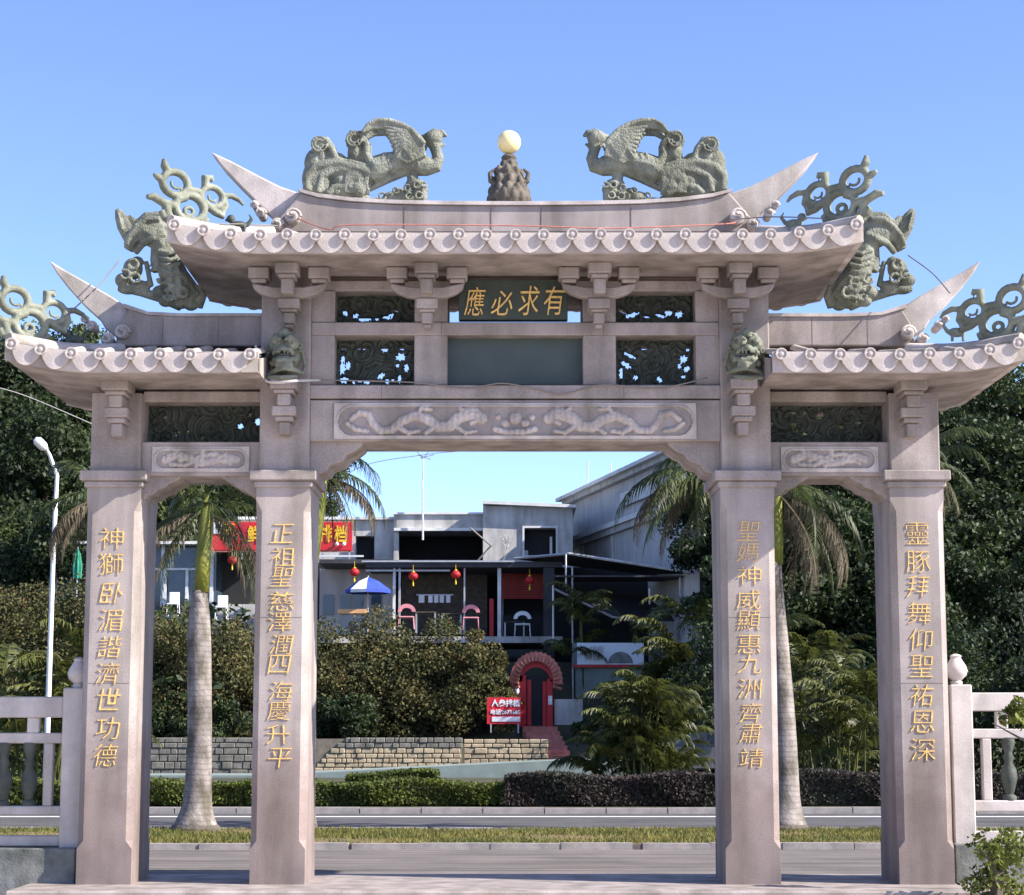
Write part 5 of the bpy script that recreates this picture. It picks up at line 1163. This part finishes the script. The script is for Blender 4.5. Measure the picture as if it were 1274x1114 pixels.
for u in (300, 345, 400, 434): slab_u('leg', u, 685, u + 1.5, 696, Yn + .02, Yn + .08, M['metal'], sn)

# ------------------------------------------------------------------ raw grey concrete building behind
Yb = 64.0
gb = empty('concrete_building', P(560, 800, Yb), 'unfinished grey concrete building with dark unglazed openings above the terrace', 'building')
def CB(name, u0, v0, u1, v1, Y0, Y1, m, **k): return slab_u(name, u0, v0, u1, v1, Y0, Y1, M[m], gb, **k)
CB('wall', 300, 646, 441, 800, Yb + .5, Yb + 7, 'concrete'); CB('wall', 441, 646, 466, 667, Yb + .5, Yb + 7, 'concrete'); CB('wall', 466, 646, 490, 800, Yb + .5, Yb + 7, 'concrete')
CB('window_opening', 441, 667, 466, 698, Yb + 1.2, Yb + 1.3, 'dark'); CB('wall', 441, 698, 466, 800, Yb + .5, Yb + 7, 'concrete')
CB('roof_edge', 296, 643, 492, 646.5, Yb + .3, Yb + 7.2, 'concrete_l')
CB('parapet', 490, 640, 601, 660, Yb - .2, Yb + .1, 'concrete'); CB('parapet_cap', 489, 637.5, 602, 640, Yb - .3, Yb + 7, 'concrete_l'); CB('balcony_edge', 490, 657, 601, 660.5, Yb - .35, Yb - .2, 'concrete_l')
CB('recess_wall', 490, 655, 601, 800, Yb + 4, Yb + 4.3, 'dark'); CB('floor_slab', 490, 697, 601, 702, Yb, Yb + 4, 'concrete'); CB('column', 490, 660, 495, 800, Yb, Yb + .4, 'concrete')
CB('ceiling', 490, 654, 601, 656.5, Yb + .1, Yb + 4, 'concrete')
for a in ((601, 630, 652, 800), (692, 630, 713, 800)): CB('wall', *a, Yb - .6, Yb + 6, 'concrete')
CB('wall', 652, 630, 692, 657, Yb - .6, Yb + 6, 'concrete'); CB('wall', 652, 691, 692, 800, Yb - .6, Yb + 6, 'concrete'); CB('window_opening', 652, 657, 692, 691, Yb + .2, Yb + .3, 'dark')
CB('window_frame', 650, 654.5, 694, 657, Yb - .68, Yb - .6, 'concrete_l'); CB('window_frame', 650, 657, 652.4, 692, Yb - .68, Yb - .6, 'concrete_l'); CB('window_frame', 691.6, 657, 694, 692, Yb - .68, Yb - .6, 'concrete_l'); CB('window_frame', 650, 692, 694, 694, Yb - .7, Yb - .6, 'concrete_l')
CB('post', 684, 668, 687, 691, Yb - .1, Yb, 'concrete_l'); CB('wall', 652, 685, 657, 691, Yb, Yb + .1, 'concrete_l')
# slightly sloping roof edge
z0, z1 = P(603, 630, Yb)[2], P(716, 635, Yb)[2]; xa, xb = XU(601, 630, Yb), XU(716, 635, Yb)
obj('roof_edge', MB().add([(xa, Yb - 1, z0), (xb, Yb - 1, z1), (xb, Yb + 6.3, z1 + .05), (xa, Yb + 6.3, z0 + .05), (xa, Yb - 1, z0 + .13), (xb, Yb - 1, z1 + .13), (xb, Yb + 6.3, z1 + .2), (xa, Yb + 6.3, z0 + .2)], [(3, 2, 1, 0), (4, 5, 6, 7), (0, 1, 5, 4), (1, 2, 6, 5), (2, 3, 7, 6), (3, 0, 4, 7)]), M['concrete_l'], gb)
# bare tree in front of it
mb = MB(); r = random.Random(3)
def br(p, d, l, rad, n):
    e = p + d * l; mb.tube([p, p.lerp(e, .5) + Vector((r.uniform(-.05, .05), 0, r.uniform(-.03, .05))), e], [rad, rad * .8, rad * .6], 5)
    if n: 
        for q in range(2 + (n > 1)): dd = (d + Vector((r.uniform(-.8, .8), r.uniform(-.4, .4), r.uniform(-.1, .5)))).normalized(); br(e, dd, l * .72, rad * .55, n - 1)
bp = Vector(P(626, 712, Yb - 2.2)); br(Vector((bp.x, bp.y, 4.2)), Vector((0, 0, 1)), bp.z - 4.2, .07, 0); br(bp, Vector((.05, 0, 1)), .55, .055, 4)
obj('bare_tree', mb, M['cable_l'], label='leafless pale branched small tree in front of the grey building', cat='tree')
# leaning timbers under the balcony
for (a, b, lab) in (((585, 657), (612, 680), 'thin weathered plank under the grey balcony, sloping down to the right'), ((612, 678), (594, 698), 'thin weathered plank under the grey balcony, sloping down to the left')):
    obj('plank', MB().tube([P(*a, Yb - .8), P(*b, Yb - .9)], .035, 4), M['cable'], label=lab, cat='plank', group='leaning planks')
# poles on the roof
X = XU(527, 640, Yb - 1)
o = empty('antenna_mast', P(527, 672, Yb - .6), 'thin mast with a small aerial rising above the grey building balcony', 'mast')
obj('pole', MB().tube([P(526, 672, Yb - .6), P(526, 600, Yb - .6), P(527, 570, Yb - .6)], [.05, .04, .02], 6), M['white_m'], o)
for a in ((520, 566, 536, 572), (527, 572, 519, 562), (527, 571, 533, 562), (523, 570, 540, 566)): obj('aerial_rod', MB().tube([P(a[0], a[1], Yb - .6), P(a[2], a[3], Yb - .6)], .016, 5), M['cable'], o)
cable([P(660, 556, Yb - .6), P(600, 560, Yb - .6), P(527, 566, Yb - .6), P(440, 585, Yb - .6), P(398, 640, Yb - .4)], .015, M['cable'], 'power cable running past the aerial to the left')

# ------------------------------------------------------------------ white gabled building at the right, its long side receding
A = Vector(P(705, 620, 72)); B = Vector(P(852, 545, 54)); hA, hB = A.z, A.z
A.z = 0; B.z = 0; dirv = (B - A).normalized(); nrm = Vector((dirv.y, -dirv.x, 0)); nrm = -nrm if nrm.x > 0 and False else nrm
if nrm.y > 0: nrm = -nrm
H = hA
wb = empty('white_building', tuple(A.lerp(B, .5)), 'tall building with grey shaded side wall, heavy cornice and white balcony front at the right', 'building')
BACK = -nrm
def wbox(name, t0, t1, n0, n1, z0, z1, m):   # along the wall, outwards, up
    c = lambda t, n, z: tuple(A + dirv * t + nrm * n + Vector((0, 0, z)))
    mb = MB().add([c(t0, n0, z0), c(t1, n0, z0), c(t1, n1, z0), c(t0, n1, z0), c(t0, n0, z1), c(t1, n0, z1), c(t1, n1, z1), c(t0, n1, z1)], [(0, 1, 2, 3), (7, 6, 5, 4), (4, 5, 1, 0), (5, 6, 2, 1), (6, 7, 3, 2), (7, 4, 0, 3)])
    obj(name, mb, M[m], wb)
Lw = (B - A).length
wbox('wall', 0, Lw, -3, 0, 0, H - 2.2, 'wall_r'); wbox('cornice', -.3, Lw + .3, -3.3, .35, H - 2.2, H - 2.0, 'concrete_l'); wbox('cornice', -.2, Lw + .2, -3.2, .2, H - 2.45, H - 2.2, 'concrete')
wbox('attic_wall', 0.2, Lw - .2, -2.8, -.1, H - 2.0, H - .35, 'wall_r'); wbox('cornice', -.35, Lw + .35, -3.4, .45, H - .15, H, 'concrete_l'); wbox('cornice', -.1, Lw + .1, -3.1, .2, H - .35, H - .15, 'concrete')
for t in (3.2, 8.2): wbox('downpipe', t, t + .12, .02, .12, 4, H - 2.5, 'concrete')
for t in (2.0, 5.5): wbox('window', t, t + .9, .01, .05, H - 5.4, H - 3.4, 'glass')
wbox('skylight', Lw * .52, Lw * .80, .02, .1, H - 1.45, H - .9, 'wall_w')
# white front with balcony
cB = A + dirv * Lw
def fbox(name, a0, a1, b0, b1, z0, z1, m): return obj(name, MB().box(cB.x + a0, cB.x + a1, cB.y + b0, cB.y + b1, z0, z1), M[m], wb)
zz = lambda v: ZV(v, cB.y)
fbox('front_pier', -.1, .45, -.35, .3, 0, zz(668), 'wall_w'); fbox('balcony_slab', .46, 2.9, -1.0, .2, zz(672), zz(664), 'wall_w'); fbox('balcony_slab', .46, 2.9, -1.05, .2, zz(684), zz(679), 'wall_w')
for i in range(8): x = .5 + i * .3; obj('balcony_baluster', MB().lathe([(.05, 0), (.03, .1), (.06, .3), (.03, .55), (.05, .7)], (cB.x + x, cB.y - .9, zz(664)), 8), M['wall_w'], wb)
fbox('balcony_rail', .46, 2.9, -1.0, -.85, zz(664) + .7, zz(664) + .82, 'wall_w'); fbox('front_wall', .46, 2.9, .3, .6, 0, H - 2.2, 'wall_r')
fbox('window_frame', .62, .8, .1, .28, zz(742), zz(690), 'wall_w'); fbox('window', .81, 1.25, .2, .29, zz(742), zz(690), 'dark'); fbox('window_frame', 1.26, 1.4, .1, .28, zz(735), zz(692), 'wall_w')
fbox('front_pier', -.05, .40, -.3, .2, 0, zz(745), 'wall_w')
for (u, v0, v1, lab) in ((731, 574, 604, 'hair thin pole on the roofline of the far building, left one'), (760, 576, 592, 'short white pole on the roofline of the far building')):
    obj('roof_pole', MB().tube([P(u, v1, 70), P(u, v0, 70)], .03, 5), M['cable_l'], label=lab, cat='pole')

# dark lean-to canopies right of the terrace
Yc = 54.0
cn = empty('dark_canopy', P(770, 760, Yc), 'dark sloping lean-to roofs on thin poles right of the terrace', 'canopy')
def sheet3(name, pts, m, th=.06):
    n = len(pts); v = [Vector(P(*p)) for p in pts]; mb = MB().add([tuple(a) for a in v] + [tuple(a - Vector((0, 0, th))) for a in v], [tuple(range(n)), tuple(range(2 * n - 1, n - 1, -1))] + [(i, i + n, (i + 1) % n + n, (i + 1) % n) for i in range(n)]); obj(name, mb, m, cn)
sheet3('roof', [(640, 694, Yc + 3), (708, 688, Yc + 1.5), (858, 711, Yc - 1), (840, 718, Yc + 4), (700, 742, Yc - 1.5) if False else (690, 700, Yc + 5)], M['awning'])
sheet3('roof', [(690, 716, Yc - .5), (850, 716, Yc - .5), (838, 722, Yc + 3), (700, 722, Yc + 3)], M['awning'])
sheet3('roof', [(692, 732, Yc - .2), (762, 768, Yc - 1), (850, 772, Yc + 2), (800, 742, Yc + 3)], M['awning'])
obj('fascia', MB().tube([P(708, 689, Yc + 1.4), P(858, 712, Yc - 1.1)], .05, 4), M['concrete'], cn); obj('fascia', MB().tube([P(640, 695, Yc + 2.9), P(708, 689, Yc + 1.4)], .05, 4), M['metal'], cn)
obj('fascia', MB().tube([P(690, 733, Yc - .3), P(762, 768, Yc - 1.1), P(800, 774, Yc - 1.1)], .04, 4), M['metal'], cn)
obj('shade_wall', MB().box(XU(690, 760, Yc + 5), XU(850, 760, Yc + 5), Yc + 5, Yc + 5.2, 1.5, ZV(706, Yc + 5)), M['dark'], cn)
for u, v0, v1 in ((712, 706, 905), (688, 728, 800), (846, 718, 742), (808, 732, 752), (704, 690, 735)): x, _, z1 = P(u, v0, Yc - .3); obj('pole', MB().tube([(x, Yc - .3, ZV(v1, Yc - .3)), (x, Yc - .3, z1)], .035, 6), M['concrete_l'] if u != 712 else M['metal'], cn)

# banner
Yk = 53.0; bn = empty('banner', P(757, 832, Yk), 'white banner with grey print and red lower edge behind the areca palm', 'banner')
slab_u('banner_sheet', 712, 800, 801, 827, Yk, Yk + .04, M['banner'], bn); slab_u('red_edge', 712, 827.3, 801, 830.5, Yk - .01, Yk + .04, M['red'], bn); slab_u('blue_edge', 712, 800, 718, 827, Yk - .012, Yk - .002, M['glass'], bn)
for t, u, v, w_, h_ in (('大排档', 738, 808, 26, 9), ('海鲜', 738, 819, 20, 7)): x, _, z = P(u, v, Yk); glyph(t, M['wall_r'], w_ / 34.2, h_ / 34.2, (x, Yk - .02, z), bn, depth=.006, bold=.02, name='lettering', res=1)
mb = MB(); x, _, z = P(772, 818, Yk); mb.prism([(x + math.cos(R(a)) * .45, z - .22 + math.sin(R(a)) * .42) for a in range(0, 181, 12)], Yk - .012, Yk - .002); obj('picture', mb, M['banner_d'], bn)
for u in (712, 800): slab_u('pole', u, 800, u + 1.5, 900, Yk + .04, Yk + .08, M['metal'], bn)
slab_u('backing', 716, 831, 800, 880, Yk + .2, Yk + .25, M['path'], bn)

# parked car in the shade at the right of the areca
Yv = 40.0; X, _, _ = P(882, 900, Yv); cr = empty('parked_car', (X, Yv, -.04), 'grey parked car half hidden in shade behind the right inner pillar', 'car')
body = [(-1.9, .25), (-1.95, .6), (-1.85, .8), (-1.2, .92), (-.75, 1.35), (.5, 1.38), (1.1, .98), (1.75, .88), (1.95, .65), (1.95, .3)]
obj('body', MB().prism([(X + a, b) for a, b in body], Yv, Yv + 1.6), M['car'], cr, bevel=.06, seg=2)
obj('window', MB().prism([(X - 1.05, .95), (X - .68, 1.28), (X - .15, 1.3), (X - .15, .95)], Yv - .01, Yv + .01), M['glass'], cr); obj('window', MB().prism([(X - .07, .95), (X - .07, 1.3), (X + .45, 1.31), (X + .9, .97)], Yv - .01, Yv + .01), M['glass'], cr)
for a in (-1.25, 1.25):
    for y in (Yv + .02, Yv + 1.4): obj('wheel', MB().tube([(X + a, y - .06, .28), (X + a, y + .14, .28)], .3, 18), M['dark'], cr)

bpy.data.objects.remove(_co)
# drop joints left empty
